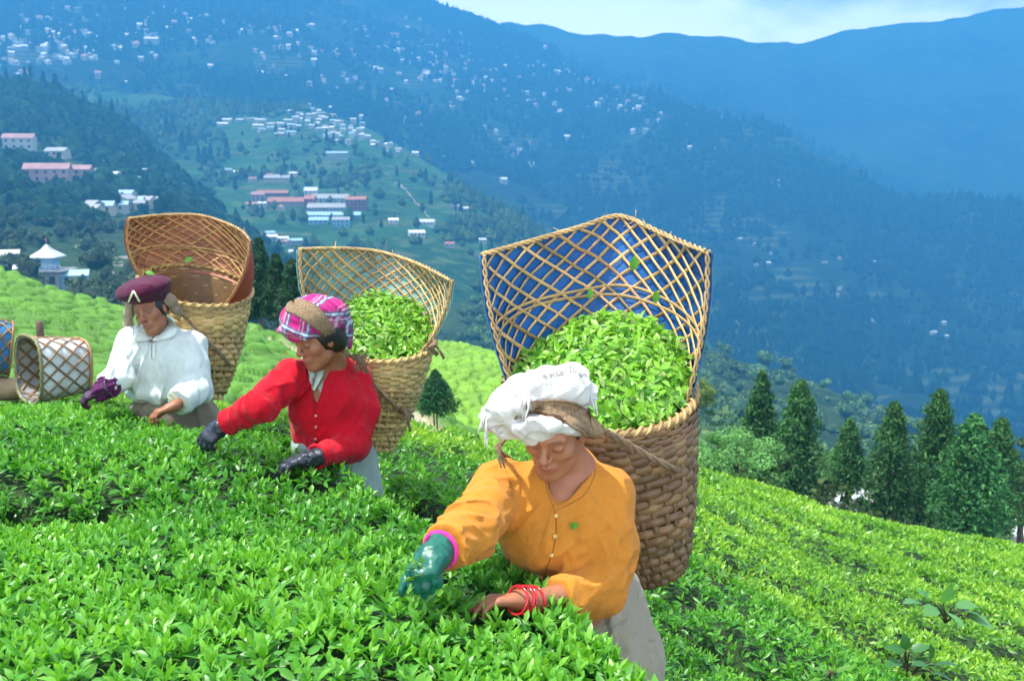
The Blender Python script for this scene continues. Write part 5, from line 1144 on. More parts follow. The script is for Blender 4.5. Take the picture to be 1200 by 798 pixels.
def add_hand(f, ops, k=1.0):
    for kind, g in ops: f.u(g, .011 * k if kind == 'p' else .0042 * k)
def folds(dirs, f_lo, f_hi, amp, off=0.0):
    """cloth folds running along dirs"""
    d = nrm(np.asarray(dirs, float)); a = nrm(np.cross(d, [.3, .5, .8])); b = np.cross(d, a)
    def g(p):
        q = np.stack([p @ d * f_lo, p @ a * f_hi, p @ b * f_hi], -1) + off; w = 1 / (1 + (vnoise(q) / .10) ** 2); w2 = vnoise(q * 1.6 + 31)
        return (amp * (.40 - 1.25 * w - .9 * w2)).astype(np.float32)
    return g
def near_mask(g, c, r):
    return lambda p: g(p) * np.clip(1.5 - np.linalg.norm(p - np.asarray(c, np.float32), axis=1) / r, 0, 1)
def box_of(pts, pad):
    p = np.array(pts); return p.min(0) - pad, p.max(0) + pad
def patch(name, bvh, Lc, Rc, n, m, off, th, mat, parent, col, dflt=None, bend=0.0, loc=None, curve=True):
    """a piece of cloth, strap or trim laid on a surface between two outlines given in photo pixels"""
    a = catmull(np.array([(*q, 0) for q in Lc], float), n)[:, :2]; b = catmull(np.array([(*q, 0) for q in Rc], float), n)[:, :2]; Vt = []; Nn = []; last = None
    for i in range(n):
        for j in range(m):
            u, v = a[i] + (b[i] - a[i]) * j / (m - 1); p, nn = stick(bvh, u, v, 0.0)
            if p is None: p, nn = (P(u, v, last if last else dflt), -CF)
            last = float(p @ CF); o_ = off + bend * math.sin(math.pi * j / (m - 1)); Vt.append(p + o_ * nn); Nn.append(nn)
    G = np.array(Vt).reshape(n, m, 3); Nn = np.array(Nn).reshape(n, m, 3)
    for _ in range(2):
        G[1:-1] = (G[:-2] + G[2:] + 2 * G[1:-1]) / 4; Nn[1:-1] = (Nn[:-2] + Nn[2:] + 2 * Nn[1:-1]) / 4
    V0 = G.reshape(-1, 3); V1 = V0 - nrm(Nn.reshape(-1, 3)) * th; F = grid_faces(n, m); b_ = n * m
    e = [np.arange(m), (n - 1) * m + np.arange(m), np.arange(n) * m, np.arange(n) * m + m - 1]; Fe = [np.stack([q[:-1], q[1:], q[1:] + b_, q[:-1] + b_], -1) for q in e]
    V = np.vstack([V0, V1]); c = np.tile(col, (len(V), 1)) if not callable(col) else col(V)
    return obj(name, V, np.vstack([F, F[:, ::-1] + b_] + Fe), mat, parent, cols=c, loc=loc)
def seam(name, bvh, uv, r, mat, parent, col, off=.0, n=30, dflt=None):
    q = catmull(np.array([(*a, 0) for a in uv], float), n)[:, :2]; C = []
    for u, v in q:
        p, nn = stick(bvh, u, v, off)
        if p is not None: C.append(p)
        elif dflt: C.append(P(u, v, dflt))
    if len(C) < 3: return None
    C = np.array(C); C[1:-1] = (C[:-2] + C[2:] + 2 * C[1:-1]) / 4
    V, F = tube(C, r, 6); return obj(name, V, F, mat, parent, cols=np.tile(col, (len(V), 1)))
def rope_twist(name, pts, r, parent, col=None, n=60, mat=None, strands=3):
    C = catmull(pts, n); T = nrm(np.gradient(C, axis=0)); X = nrm(np.cross(T, [.2, .9, .4])); Y = np.cross(T, X); mb = MB(); L = np.linalg.norm(np.diff(C, axis=0), axis=1).sum()
    for k in range(strands):
        a = np.linspace(0, L / (r * 7) * 2, n) + k * 6.283 / strands; mb.add(*tube(C + (np.cos(a)[:, None] * X + np.sin(a)[:, None] * Y) * r * .5, r * .62, 5), col=(1, 1, 1) if col is None else col)
    o = mb.build(name, mat or M['rope'], parent); return o
SK = np.array([.37, .150, .078])
def face_paint(c, Rm, s, base=SK, lip=(.36, .10, .075), open_eyes=False):
    def f(V):
        q = (V - np.array(c)) @ Rm.T / s; x, y, z = np.abs(q[:, 0]), q[:, 1], q[:, 2]; C = np.tile(base, (len(V), 1)) * (1 + .10 * fbm(V / .05, 3))[:, None]
        def mix(m, col, w): C[:] = C * (1 - (m * w)[:, None]) + (m * w)[:, None] * np.array(col)
        face = (y > .045) & (np.abs(z) < .13)
        mix(face * np.exp(-((x / .024) ** 4 + ((z + .0625) / .0085) ** 4)) , lip, .75)
        mix(face * np.exp(-((x / .018) ** 4 + ((z + .0625) / .0018) ** 2)), (.10, .03, .025), .7)
        bz = .0285 - .10 * (x - .030) ** 2 / .03 - .0; mix(face * np.exp(-(((x - .029) / .0155) ** 4 + ((z - bz) / .0034) ** 2)), (.035, .02, .015), .75)
        lz = (-.0035 if not open_eyes else .0105) - .004 * ((x - .0315) / .014) ** 2 * (-1 if not open_eyes else 1)
        mix(face * np.exp(-(((x - .0315) / .0145) ** 6 + ((z - lz) / .0024) ** 2)), (.02, .012, .01), .92)
        mix(face * np.exp(-(((x - .0315) / .018) ** 2 + ((z - .004) / .012) ** 2)), base * .62, .40)
        mix(face * np.exp(-(((x - .042) / .022) ** 2 + ((z + .03) / .02) ** 2)), (.50, .19, .12), .25)
        mix(face * np.exp(-(((x - .008) / .004) ** 2 + ((z + .036) / .003) ** 2)) * (y > .085), (.06, .02, .015), .7)
        return np.clip(C, .004, 1)
    return f
def eyes_open(parent, L, Rm, s, look):
    for sx in (-1, 1):
        c = L(sx * .0315, .0735, .004); u, v = np.meshgrid(np.linspace(0, 2 * math.pi, 20, endpoint=False), np.linspace(0.01, math.pi, 14), indexing='ij'); D = np.stack([np.cos(u) * np.sin(v), np.sin(u) * np.sin(v), np.cos(v)], -1).reshape(-1, 3)
        lk = nrm(np.array(look)); a = np.abs(D @ lk); cs = np.where((D @ lk > .93)[:, None], [.010, .007, .005], [.30, .27, .25]); 
        r = np.array([.0125, .0125, .0062]) * s; V = c + (D @ Rm.T * r) @ Rm
        obj('eye', V, grid_faces(20, 14, True), M['eye'], parent, cols=cs)
def cloth_col(base, seed=0.0, var=.08):
    return lambda V: np.clip(np.array(base) * (1 + var * fbm(V / .12 + seed, 3))[:, None], .003, 1)
def leaf_piece(name, p, d, up, L, label, cat='leaf', parent=None, col=(.10, .32, .03), w=1.5):
    V, F, C = leaves_arrays(np.array([p]), np.array([d], float), np.array([up], float), np.array([L]), np.array([w]), LEAF_HI, np.array([col])); o = obj(name, V, F, M['leaf'], parent, cols=C, loc=p)
    return tag(o, label, cat) if label else o
def ground_under(p, extra=0.0):
    return np.array([p[0], p[1], ground_z(p[0], p[1]) + extra])
def legs(f, hipL, hipR, gr):
    feet = []
    for h, dx in ((hipL, -.09), (hipR, .09)):
        g = gr + np.array([dx, -.02, .07]); kn = (h + g) / 2 + np.array([0, -.06, .02]); f.u(rc(h, kn, .085, .055), .05); f.u(rc(kn, g, .055, .035), .02); f.u(rc(g + [0, .03, -.03], g + [0, -.14, -.045], .035, .028), .02); feet.append(g)
    return feet
def shoes(parent, feet, col):
    for g in feet:
        f = Field().u(el(g + [0, -.06, -.035], np.eye(3), (.048, .13, .04))).u(rc(g + [0, .02, -.02], g + [0, .02, .03], .05, .045), .02).cut(half(g + [0, 0, -.066], (0, 0, -1))); sdf_obj('shoe', f, g - .25, g + .2, .011, M['rubber'], parent, lambda V: np.tile(col, (len(V), 1)))

# ---------------------------------------------------------------- 1 the woman in orange
RS, LS = P(588, 574, 2.60), P(710, 579, 2.62); RE, RW = P(551, 622, 2.38), P(514, 645, 2.235); LE, LW = P(702, 690, 2.52), P(628, 704, 2.375)
HC = P(650, 503, 2.480); HR = axes(cv(-.33, -.56, .76), cv(-.10, .76, .60)); nb = P(668, 556, 2.63); ch = P(653, 620, 2.63); wa = P(655, 668, 2.70); pv_ = P(688, 735, 2.80)
RH_d, RH_n = cv(-.40, -.42, .80), cv(.25, -.80, -.35); LH_d, LH_n = cv(-.97, .06, .22), cv(-.05, -.98, .1)
hR, tipsR = hand_ops(RW, RH_d, RH_n, -1, .82, (74, 76, 78, 78)); hL, tipsL = hand_ops(P(618, 703, 2.345), LH_d, LH_n, -1, .96, (16, 20, 22, 24), spread=.12)
gr = ground_under(pv_ + np.array([.03, .02, 0]))
body = Field(); Lf = head_ops(body, HC, HR, .97)
body.u(rc(HC + .0 * HR[2] - .03 * HR[1] - .03 * HR[2], nb, .050, .056), .02).u(rc(RS, LS, .045, .045), .05).u(rc(nb, ch, .07, .10), .05).u(el(ch, np.eye(3), (.14, .095, .15)), .05).u(rc(ch, pv_, .11, .13), .06)
body.u(chain([RS, RE, RW], [.047, .038, .026]), .012).u(chain([LS, LE, LW, P(618, 703, 2.345)], [.047, .038, .027, .024]), .012)
add_hand(body, hR); add_hand(body, hL); feet = legs(body, pv_ + [-.08, 0, -.05], pv_ + [.08, 0, -.05], gr)
lo, hi = box_of([RS, LS, RE, RW, HC + [0, 0, .14], gr, LE, P(540, 690, 2.2), pv_, P(480, 660, 2.1)], .16)
w1 = empty('person', gr, 'woman in an orange blouse and white head wrap bending over the tea, nearest the camera', 'person')
o1, V1, F1 = sdf_obj('body', body, lo, hi, .0034, M['skin'], w1, face_paint(HC, HR, .97), 1, dec=.2)
# blouse
sh = Field().u(rc(RS, LS, .066, .066)).u(el(ch + [0, 0, .02], np.eye(3), (.158, .118, .165)), .05).u(sp(P(628, 632, 2.565), .070), .06).u(sp(P(683, 636, 2.58), .070), .06).u(el(P(656, 660, 2.70), np.eye(3), (.150, .122, .09)), .05)
sh.u(rc(nb + [0, .02, .0], ch, .075, .12), .05)
sh.cut(half(P(655, 686, 2.7), -CU - .10 * CR))
sh.u(chain([RS + [0, 0, .004], RE, P(514, 645, 2.235) + .0], [.073, .064, .052]), .028).u(chain([LS, P(717, 640, 2.57), LE, P(640, 706, 2.41)], [.068, .064, .062, .050]), .028)
sh.disp(near_mask(folds(CU + .2 * CR, 5, 24, .0075), P(655, 650, 2.55), .16)); sh.disp(near_mask(folds(np.cross(nrm(RE - RS), CU) + .5 * nrm(RE - RS), 6, 26, .009, 3), RE, .14)); sh.disp(near_mask(folds(np.cross(nrm(RW - RE), CU), 5, 34, .006, 9), (RE + RW) / 2, .12)); sh.disp(near_mask(folds(CR + .6 * CU, 7, 26, .009, 7), P(712, 672, 2.5), .15)); sh.disp(near_mask(folds(CU - .5 * CR, 5, 22, .006, 5), LS, .2))
sh.disp(near_mask(folds(.8 * CR + CU, 5, 22, .008, 21), RS, .13))
sh.disp(lambda p: (.0028 * fbm(p / .035, 3)).astype(np.float32))
dR = nrm(RW - RE); sh.cut(half(P(517, 643, 2.25), dR)) if False else None
cuffR = P(519, 642, 2.262)
sh.sub(lambda p: np.maximum(half(cuffR, -dR)(p), sp(cuffR + dR * .05, .13)(p)), .002)
cuffL = P(650, 703, 2.435); dL = nrm(P(618, 703, 2.345) - LE)
sh.sub(lambda p: np.maximum(half(cuffL, -dL)(p), sp(cuffL + dL * .06, .13)(p)), .002)
sh.sub(rc(nb + cv(-.2, -.1, 1) * .06 + [0, 0, .03], P(650, 600, 2.47), .062, .004), .006).sub(rc(HC - .07 * HR[2], nb + [0, 0, .02], .06, .055), .01)
lo2, hi2 = box_of([RS, LS, RE, RW, nb, P(640, 706, 2.3), LE, ch, wa], .13)
ORG = (.54, .205, .026)
s1, SV1, SF1 = sdf_obj('blouse', sh, lo2, hi2, .0036, M['cloth'], w1, cloth_col(ORG), 1, dec=.34)
bs1 = bvh_of(SV1, SF1)
seam('neck_trim', bs1, [(641, 548), (639, 562), (642, 578), (650, 597)], .0016, M['cloth'], w1, np.array(ORG) * .7, dflt=2.47); seam('neck_trim', bs1, [(698, 548), (695, 562), (684, 580), (668, 590), (652, 598)], .0016, M['cloth'], w1, np.array(ORG) * .7, dflt=2.47)
seam('placket', bs1, [(650, 598), (652, 620), (648, 645), (641, 665), (637, 680)], .0018, M['cloth'], w1, np.array(ORG) * .5)
seam('shoulder_seam', bs1, [(590, 545), (598, 565), (600, 590), (594, 612)], .0012, M['cloth'], w1, np.array(ORG) * .6)
for (u, v) in ((651, 604), (650, 628), (646, 650), (634, 676)):
    p, n_ = stick(bs1, u, v, .003); V, F = tube([p - n_ * .002, p + n_ * .002], .0055, 10); obj('button', V, F, M['cloth'], w1, cols=np.tile((.75, .5, .2), (len(V), 1)))
# skirt
sk = Field().u(el(P(656, 684, 2.71), np.eye(3), (.142, .125, .06))).u(rc(P(684, 712, 2.80), P(700, 775, 2.84), .165, .172), .05).u(rc(P(700, 775, 2.84), gr + [.02, 0, .12], .172, .20), .04).cut(half(P(640, 664, 2.70), CU * 1.0 + .05 * CR)).cut(half(gr + [0, 0, .10], (0, 0, -1)))
sk.disp(folds(np.array([0, .1, 1.0]), 3, 15, .013, 2)).disp(near_mask(folds(CR + .8 * CU, 6, 20, .009, 4), P(700, 720, 2.65), .22)).disp(lambda p: (.002 * fbm(p / .03, 2)).astype(np.float32))
lo3, hi3 = box_of([P(600, 668, 2.7), P(750, 700, 2.9), gr + [.2, .2, 0], gr - [.2, .2, 0], P(690, 760, 2.6)], .08)
k1, KV1, KF1 = sdf_obj('skirt', sk, lo3, hi3, .006, M['cloth'], w1, cloth_col((.31, .275, .205), 4, .12), dec=.35); bk1 = bvh_of(KV1, KF1)
patch('waistband', bk1, [(602, 664), (630, 672), (665, 674), (702, 668)], [(604, 677), (632, 685), (667, 687), (704, 681)], 26, 4, .006, .004, M['cloth'], w1, (.33, .31, .25), 2.6, .002)
shoes(w1, feet, (.03, .03, .035))
# head wrap
WHT = (.60, .58, .55)
sf = Field().u(el(P(641, 487, 2.485), axes(cv(-.3, -.45, .85), cv(-.15, .85, .5)), (.103, .104, .068))).u(chain(A((592, 508, 2.45), (606, 501, 2.405), (622, 497, 2.375), (645, 499, 2.365), (668, 503, 2.385), (683, 504, 2.44)), [.017, .016, .012, .012, .012, .014]), .022)
sf.u(el(P(650, 456, 2.48), np.eye(3), (.078, .085, .048)), .02).u(el(P(668, 452, 2.44), np.eye(3), (.052, .06, .050)), .025).u(chain(A((672, 440, 2.45), (688, 458, 2.46), (696, 464, 2.47)), [.028, .02, .006]), .02).u(chain(A((640, 447, 2.44), (612, 458, 2.41), (592, 474, 2.41), (577, 492, 2.43)), [.036, .036, .035, .027]), .02)
sf.u(chain(A((616, 470, 2.385), (606, 478, 2.38), (598, 485, 2.39)), [.017, .017, .012]), .006).u(chain(A((683, 466, 2.42), (692, 470, 2.46)), [.02, .008]), .01)
sf.disp(folds(CR + .5 * CU, 7, 30, .006, 1)).disp(near_mask(folds(CR - .8 * CU, 8, 38, .006, 8), P(592, 476, 2.42), .12)).disp(lambda p: (.0022 * fbm(p / .02, 3)).astype(np.float32))
sf.sub(el(Lf(0, .045, -.05), HR, (.066, .075, .082)), .006)
sf_o, FV1, FF1 = sdf_obj('head_wrap', sf, *box_of([P(565, 515, 2.4), P(700, 425, 2.5), P(650, 470, 2.3), P(650, 500, 2.6)], .05), .0034, M['cloth'], w1, cloth_col(WHT, 2, .05), dec=.5); bf1 = bvh_of(FV1, FF1)
fr = MB(); rg = np.random.default_rng(4)
for (u, v, du, dv, n_) in ((636, 441, 34, -8, 26), (668, 430, 12, 8, 14), (618, 456, -5, 6, 12), (568, 482, 4, 22, 16), (690, 462, 8, 6, 8)):
    for i in range(n_):
        f_ = rg.random(); a, nn = stick(bf1, u + du * f_ + rg.normal(), v + dv * f_ + 3 + rg.normal(), .002)
        if a is None: continue
        hang = (CR * rg.normal() * .3 + CU * (.5 if v < 450 else -1) * .8 + nn * .5); hang = nrm(hang); L_ = rg.uniform(.012, .03); fr.add(*tube(catmull([a, a + hang * L_ * .5, a + hang * L_ - CU * L_ * .45], 5), np.array([.0017, .0015, .0014, .0012, .0008]), 4), col=WHT)
for i in range(16):
    u = 612 + rg.random() * 8; a, nn = stick(bf1, u, 458 + rg.random() * 6, .006, 2.38); b, nb_ = stick(bf1, u - rg.random() * 5, 484 + rg.random() * 10, .006, 2.37); fr.add(*tube(catmull([a, (a + b) / 2 + nn * .008, b], 6), .0018, 4), col=WHT)
tag(fr.build('fringe', M['cloth'], sf_o), kind='stuff')
# carrying strap of basket 1 across the head wrap, rope to the basket
BR = (.40, .27, .19)
def woven(base, f=260): return lambda V: np.array(base) * (1 + .5 * np.sign(np.sin(V[:, 0] * f) * np.sin(V[:, 2] * f)) * .35)[:, None]
st = patch('head_strap', bf1, [(614, 474), (634, 468), (662, 468), (682, 475), (695, 488), (710, 501)], [(615, 482), (634, 483), (653, 490), (672, 500), (690, 509), (706, 511)], 46, 9, .008, .006, M['rope'], b1.root, (1, 1, 1), 2.43, .003)
seam('strap_edge', bf1, [(615, 483), (634, 484), (653, 491), (672, 501), (690, 510), (706, 511)], .0042, M['rope'], b1.root, (1, 1, 1), .010, 40, 2.46)
rope_twist('strap_rope', A((704, 504, 2.455), (720, 512, 2.56), (742, 524, 2.64), (766, 538, 2.70), (790, 549, 2.80), (803, 553, 2.90), (809, 553, 3.02)), .0095, b1.root)
rope_twist('strap_rope', A((735, 517, 2.615), (738, 524, 2.625), (741, 530, 2.65)), .008, b1.root, n=14)
rope_twist('strap_rope', A((614, 478, 2.385), (603, 492, 2.40), (592, 512, 2.50), (585, 528, 2.62), (600, 540, 2.80)), .007, b1.root)
for k in range(7): rope_twist('loose_cord', A((590 + k % 3, 514, 2.50), (587 - k, 525, 2.49), (584 + k * 1.6, 540 + (k % 3) * 4, 2.48)), .0028, b1.root, n=12, strands=2)
# glove, cuffs, bangles
GRN = (.006, .11, .075)
gl = Field(); hG, tg = hand_ops(RW, RH_d, RH_n, -1, .95, (74, 76, 78, 78), fat=1.3); gl.u(rc(RW - RH_d * .01, RW + RH_d * .03, .033, .034)); add_hand(gl, hG, 1.5); gl.disp(lambda p: (.0035 * fbm(p / .022, 3)).astype(np.float32)).disp(folds(RH_n, 8, 50, .0028, 3))
sdf_obj('glove', gl, *box_of([RW, *tg, RW + RH_d * .11], .05), .0026, M['rubber'], w1, cloth_col(GRN, 1, .3), dec=.4)
ring = lambda c, ax, r: c + r * (np.cos(np.linspace(0, 6.2832, 33))[:, None] * nrm(np.cross(ax, [.1, .2, 1])) + np.sin(np.linspace(0, 6.2832, 33))[:, None] * nrm(np.cross(ax, np.cross(ax, [.1, .2, 1]))))
V, F = tube(ring(P(516, 644, 2.245), dR, .041), .0055, 8, cap=False); obj('pink_cuff', V, F, M['cloth'], w1, cols=np.tile((.80, .04, .30), (len(V), 1)))
for u in (606, 609.5, 614, 617, 627): V, F = tube(ring(P(u, 703, 2.345 + (u - 618) * .0032), dL + .12 * CU * rg.normal(), .0335), .0030, 7, cap=False); obj('bangle', V, F, M['bangle'], w1)
tuft = MB()
for k in range(9):
    d = nrm(cv(-.4, .5, .5) + .5 * rg.normal(size=3)); Vv, Ff, Cc = leaves_arrays(np.array([RW + RH_d * .085 + RH_n * .01]), d[None], (CU + .3 * rg.normal(size=3))[None], np.array([.05]), np.array([1.0]), LEAF_HI, np.array([[.15, .32, .05]])); tuft.add(Vv, Ff, Cc)
tag(tuft.build('held_tea_shoots', M['leaf'], loc=RW), 'tuft of picked tea shoots held in the green glove', 'leaves', kind='stuff')
p, n_ = stick(bs1, 667, 616, .004); leaf_piece('stray_leaf', p, CR + .15 * CU, n_, .024, 'single green leaf stuck on the orange blouse', w=2.2)
# hair under the wrap
hf = Field().u(el(Lf(0, -.02, .022), HR, (.078, .090, .082))).sub(el(Lf(0, .09, -.03), HR, (.075, .085, .095)), .01); sdf_obj('hair', hf, *box_of([HC], .13), .006, M['hair'], w1)

# ---------------------------------------------------------------- 2 the woman in red
RS, LS = P(343, 442, 3.82), P(415, 444, 3.97); RE, RW = P(304, 476, 3.66), P(265, 496, 3.74); LE, LW = P(414, 522, 3.86), P(368, 536, 3.66)
HC = P(372, 396, 3.755); HR = axes(cv(-.66, -.42, .62), cv(-.30, .85, .40)); nb = P(388, 434, 3.90); ch = P(381, 474, 3.93); pv_ = P(392, 548, 4.03); TF = axes(cv(-.45, -.15, .88), cv(0, 1, .1))
RHd, RHn = cv(-.72, -.60, .20), cv(-.1, -.6, -.55); LHd, LHn = cv(-.95, -.18, .22), cv(-.1, -.95, -.1)
gr = ground_under(pv_)
body = Field(); Lf = head_ops(body, HC, HR, .95)
body.u(rc(HC - .03 * HR[1] - .03 * HR[2], nb, .048, .055), .02).u(rc(RS, LS, .045, .045), .05).u(rc(nb, ch, .07, .10), .05).u(el(ch, TF, (.135, .09, .15)), .05).u(rc(ch, pv_, .11, .13), .06)
body.u(chain([RS, RE, RW], [.045, .037, .026]), .012).u(chain([LS, LE, LW], [.045, .037, .026]), .012)
h1, t1 = hand_ops(RW, RHd, RHn, -1, .95, (30, 36, 40, 42)); h2, t2 = hand_ops(LW, LHd, LHn, -1, .95, (14, 20, 24, 30), spread=.2); add_hand(body, h1); add_hand(body, h2)
feet = legs(body, pv_ + [-.08, 0, -.05], pv_ + [.08, 0, -.05], gr); lo, hi = box_of([RS, LS, RE, RW, HC + [0, 0, .13], gr, LE, *t1, *t2, pv_], .14)
w2 = empty('person', gr, 'woman in a red cardigan and magenta checked headscarf reaching over the tea with black gloves', 'person')
sdf_obj('body', body, lo, hi, .0042, M['skin'], w2, face_paint(HC, HR, .95, SK * .86), 1, dec=.2)
RED = (.52, .005, .018)
ca = Field().u(rc(RS, LS, .064, .064)).u(el(ch + [0, 0, .01], TF, (.162, .118, .17)), .05).u(el(P(383, 508, 3.95), TF, (.150, .125, .085)), .05).u(rc(nb + [0, .02, 0], ch, .08, .12), .05).u(sp(P(362, 482, 3.86), .065), .06)
ca.cut(half(P(383, 527, 3.95), -CU + .08 * CR))
ca.u(chain([RS, RE, RW], [.068, .058, .046]), .028).u(chain([LS, P(424, 480, 3.93), LE, P(366, 536, 3.66)], [.070, .066, .058, .043]), .028)
ca.disp(near_mask(folds(CU + .3 * CR, 4, 18, .008, 3), ch, .2)).disp(near_mask(folds(CR + .9 * CU, 5, 20, .010, 6), P(345, 455, 3.78), .16)).disp(near_mask(folds(CU - .3 * CR, 5, 22, .009, 2), RE, .15)).disp(near_mask(folds(CR * .6 + CU, 5, 22, .010, 9), P(410, 500, 3.85), .17)).disp(lambda p: (.002 * fbm(p / .03, 2)).astype(np.float32))
dR = nrm(RW - RE); dL = nrm(LW - LE)
c1 = RW - dR * .012; c2 = LW - dL * .01; ca.sub(lambda p: np.maximum(half(c1, -dR)(p), sp(c1 + dR * .06, .13)(p)), .002); ca.sub(lambda p: np.maximum(half(c2, -dL)(p), sp(c2 + dL * .06, .13)(p)), .002)
ca.sub(rc(nb + cv(-.5, 0, .8) * .05 + [0, 0, .03], P(369, 484, 3.775), .050, .003), .005).sub(rc(HC - .06 * HR[2], nb + [0, 0, .045], .050, .044), .01)
s2, SV2, SF2 = sdf_obj('cardigan', ca, *box_of([RS, LS, RE, RW, nb, LE, LW, ch, P(383, 530, 3.95)], .13), .0044, M['cloth'], w2, cloth_col(RED, 3, .10), dec=.42); bs2 = bvh_of(SV2, SF2)
us = Field().u(el(ch + [0, 0, .015], TF, (.150, .108, .165))).u(rc(nb + [0, .005, .0], ch, .070, .108), .04).sub(rc(nb + cv(-.5, 0, .8) * .07 + [0, 0, .03], P(367, 448, 3.82), .042, .003), .004).sub(rc(HC - .06 * HR[2], nb + [0, 0, .06], .046, .040), .01).disp(lambda p: (.003 * fbm(p / .03, 2)).astype(np.float32))
u2, UV2, UF2 = sdf_obj('shirt', us, *box_of([nb + [0, 0, .1], ch - [0, 0, .2], RS, LS], .05), .006, M['cloth'], w2, lambda V: np.where((np.abs(np.sin(V[:, 2] * 190)) > .9)[:, None] | (np.abs(np.sin(V[:, 0] * 190)) > .93)[:, None], [.30, .42, .36], [.52, .62, .54]))
bu2 = bvh_of(np.vstack([UV2, SV2]), np.vstack([UF2[:, [0, 1, 2]], UF2[:, [0, 2, 3]], SF2 + len(UV2)]))
patch('collar', bu2, [(356, 426), (360, 440), (366, 456)], [(361, 428), (369, 440), (369, 456)], 14, 5, .016, .005, M['cloth'], u2, (.52, .62, .54), 3.78, .004)
patch('collar', bu2, [(387, 412), (384, 428), (378, 446), (371, 458)], [(383, 414), (375, 434), (370, 446), (369, 457)], 18, 5, .020, .005, M['cloth'], u2, (.56, .64, .56), 3.80, .004)
seam('button_band', bs2, [(386, 412), (385, 432), (378, 458), (370, 484), (368, 505), (368, 525)], .0045, M['cloth'], w2, np.array(RED) * .9, .001, 40, 3.80); seam('button_band', bs2, [(357, 430), (358, 450), (363, 468), (369, 484)], .0045, M['cloth'], w2, np.array(RED) * .9, .001, 30, 3.78)
for v in (487, 500, 514): p, n_ = stick(bs2, 370, v, .002); V, F = tube([p, p + n_ * .004], .0055, 9); obj('button', V, F, M['cloth'], w2, cols=np.tile((.75, .35, .3), (len(V), 1)))
for c_, d_, r_ in ((c1, dR, .049), (c2, dL, .046)): V, F = tube(ring(c_ - d_ * .004, d_, r_ - .004), .0085, 8, cap=False); obj('cuff', V, F, M['cloth'], w2, cols=np.tile(np.array(RED) * .85, (len(V), 1)))
sk = Field().u(el(P(385, 522, 3.97), np.eye(3), (.15, .13, .06))).u(rc(P(394, 548, 4.03), P(396, 585, 4.04), .165, .175), .05).u(rc(P(396, 585, 4.04), gr + [0, 0, .14], .175, .2), .04).cut(half(P(385, 514, 3.95), CU)).cut(half(gr + [0, 0, .1], (0, 0, -1))).disp(folds(np.array([0, .1, 1.0]), 3, 14, .012, 5))
sdf_obj('skirt', sk, *box_of([P(335, 515, 3.9), P(445, 530, 4.1), gr + .2, gr - [.2, .2, 0]], .08), .008, M['cloth'], w2, cloth_col((.27, .36, .32), 8, .12), dec=.34); shoes(w2, feet, (.03, .025, .02))
# headscarf
def plaid(V):
    a = (V - P(364, 370, 3.74)); x = a @ cv(.92, -.25, .2); y = a @ cv(.3, .9, .25); C = np.tile([.46, .016, .17], (len(V), 1)) * (1 + .1 * fbm(V / .05, 2))[:, None]
    def band(t, per, w, col, k, ph=0.0):
        q = np.abs(((t / per + ph) % 1) - .5) * per; m = np.clip((w - q) / .0015, 0, 1)[:, None] * k; C[:] = C * (1 - m) + m * np.array(col)
    for t in (x, y):
        band(t, .085, .011, (.05, .09, .16), .75); band(t, .085, .0035, (.45, .62, .70), .85); band(t, .085, .003, (.60, .62, .66), .7, .22); band(t, .085, .0025, (.62, .45, .55), .6, .36); band(t, .0425, .0018, (.25, .02, .12), .6, .11)
    return np.clip(C, .003, 1)
hs = Field().u(el(P(365, 375, 3.755), axes(cv(-.66, -.30, .66), cv(-.15, .93, .25)), (.112, .122, .094))).u(chain(A((327, 386, 3.70), (336, 386, 3.665), (347, 389, 3.65), (358, 395, 3.65), (369, 390, 3.68)), [.009, .010, .010, .011, .009]), .02)
hs.u(chain(A((392, 370, 3.80), (402, 388, 3.83), (410, 406, 3.84)), [.060, .036, .010]), .03).sub(el(Lf(0, .05, -.055), HR, (.075, .085, .085)), .006).sub(el(P(388, 400, 3.70), HR, (.035, .05, .03)), .01)
hs.disp(folds(CR * .8 - CU * .5, 5, 26, .0055, 4)).disp(lambda p: (.0018 * fbm(p / .02, 2)).astype(np.float32))
h2o, FV2, FF2 = sdf_obj('headscarf', hs, *box_of([P(322, 395, 3.65), P(414, 345, 3.85), P(370, 412, 3.65), P(400, 412, 3.9)], .05), .0038, M['cloth'], w2, plaid, dec=.7); bf2 = bvh_of(FV2, FF2)
hf = Field().u(el(Lf(0, -.018, .010), HR, (.080, .092, .085))).u(sp(P(395, 400, 3.80), .042), .03).sub(el(Lf(0, .085, -.035), HR, (.078, .085, .098)), .01); sdf_obj('hair', hf, *box_of([HC, P(396, 402, 3.8)], .13), .006, M['hair'], w2)
p = Lf(.078, .0, -.036); V, F = tube([p, p - CU * .012], np.array([.004, .006]), 8); obj('earring', V, F, M['gold'], w2)
p = Lf(0, .092, .030); V, F = isosurf(Field().u(sp(p, .005)), p - .01, p + .01, .002); obj('forehead_dot', V, F, M['bangle'], w2)
TAN = (1.25, 1.15, .95)
patch('head_strap', bf2, [(338, 357), (346, 352), (360, 354), (377, 365), (389, 383), (400, 401), (410, 413)], [(336, 366), (349, 371), (365, 382), (378, 392), (390, 402), (400, 412), (407, 419)], 50, 9, .008, .005, M['rope'], b2.root, (1.3, 1.25, 1.0), 3.72, .003)
rope_twist('strap_rope', A((406, 415, 3.78), (414, 419, 3.83), (424, 424, 3.88), (436, 446, 3.97), (455, 468, 4.01), (474, 484, 4.10), (484, 488, 4.24)), .008, b2.root)
rope_twist('strap_rope', A((478, 480, 4.12), (479, 495, 4.10), (481, 505, 4.11)), .006, b2.root, n=14); rope_twist('strap_knot', A((471, 478, 4.06), (477, 488, 4.05), (470, 489, 4.06), (478, 479, 4.07)), .009, b2.root, n=24)
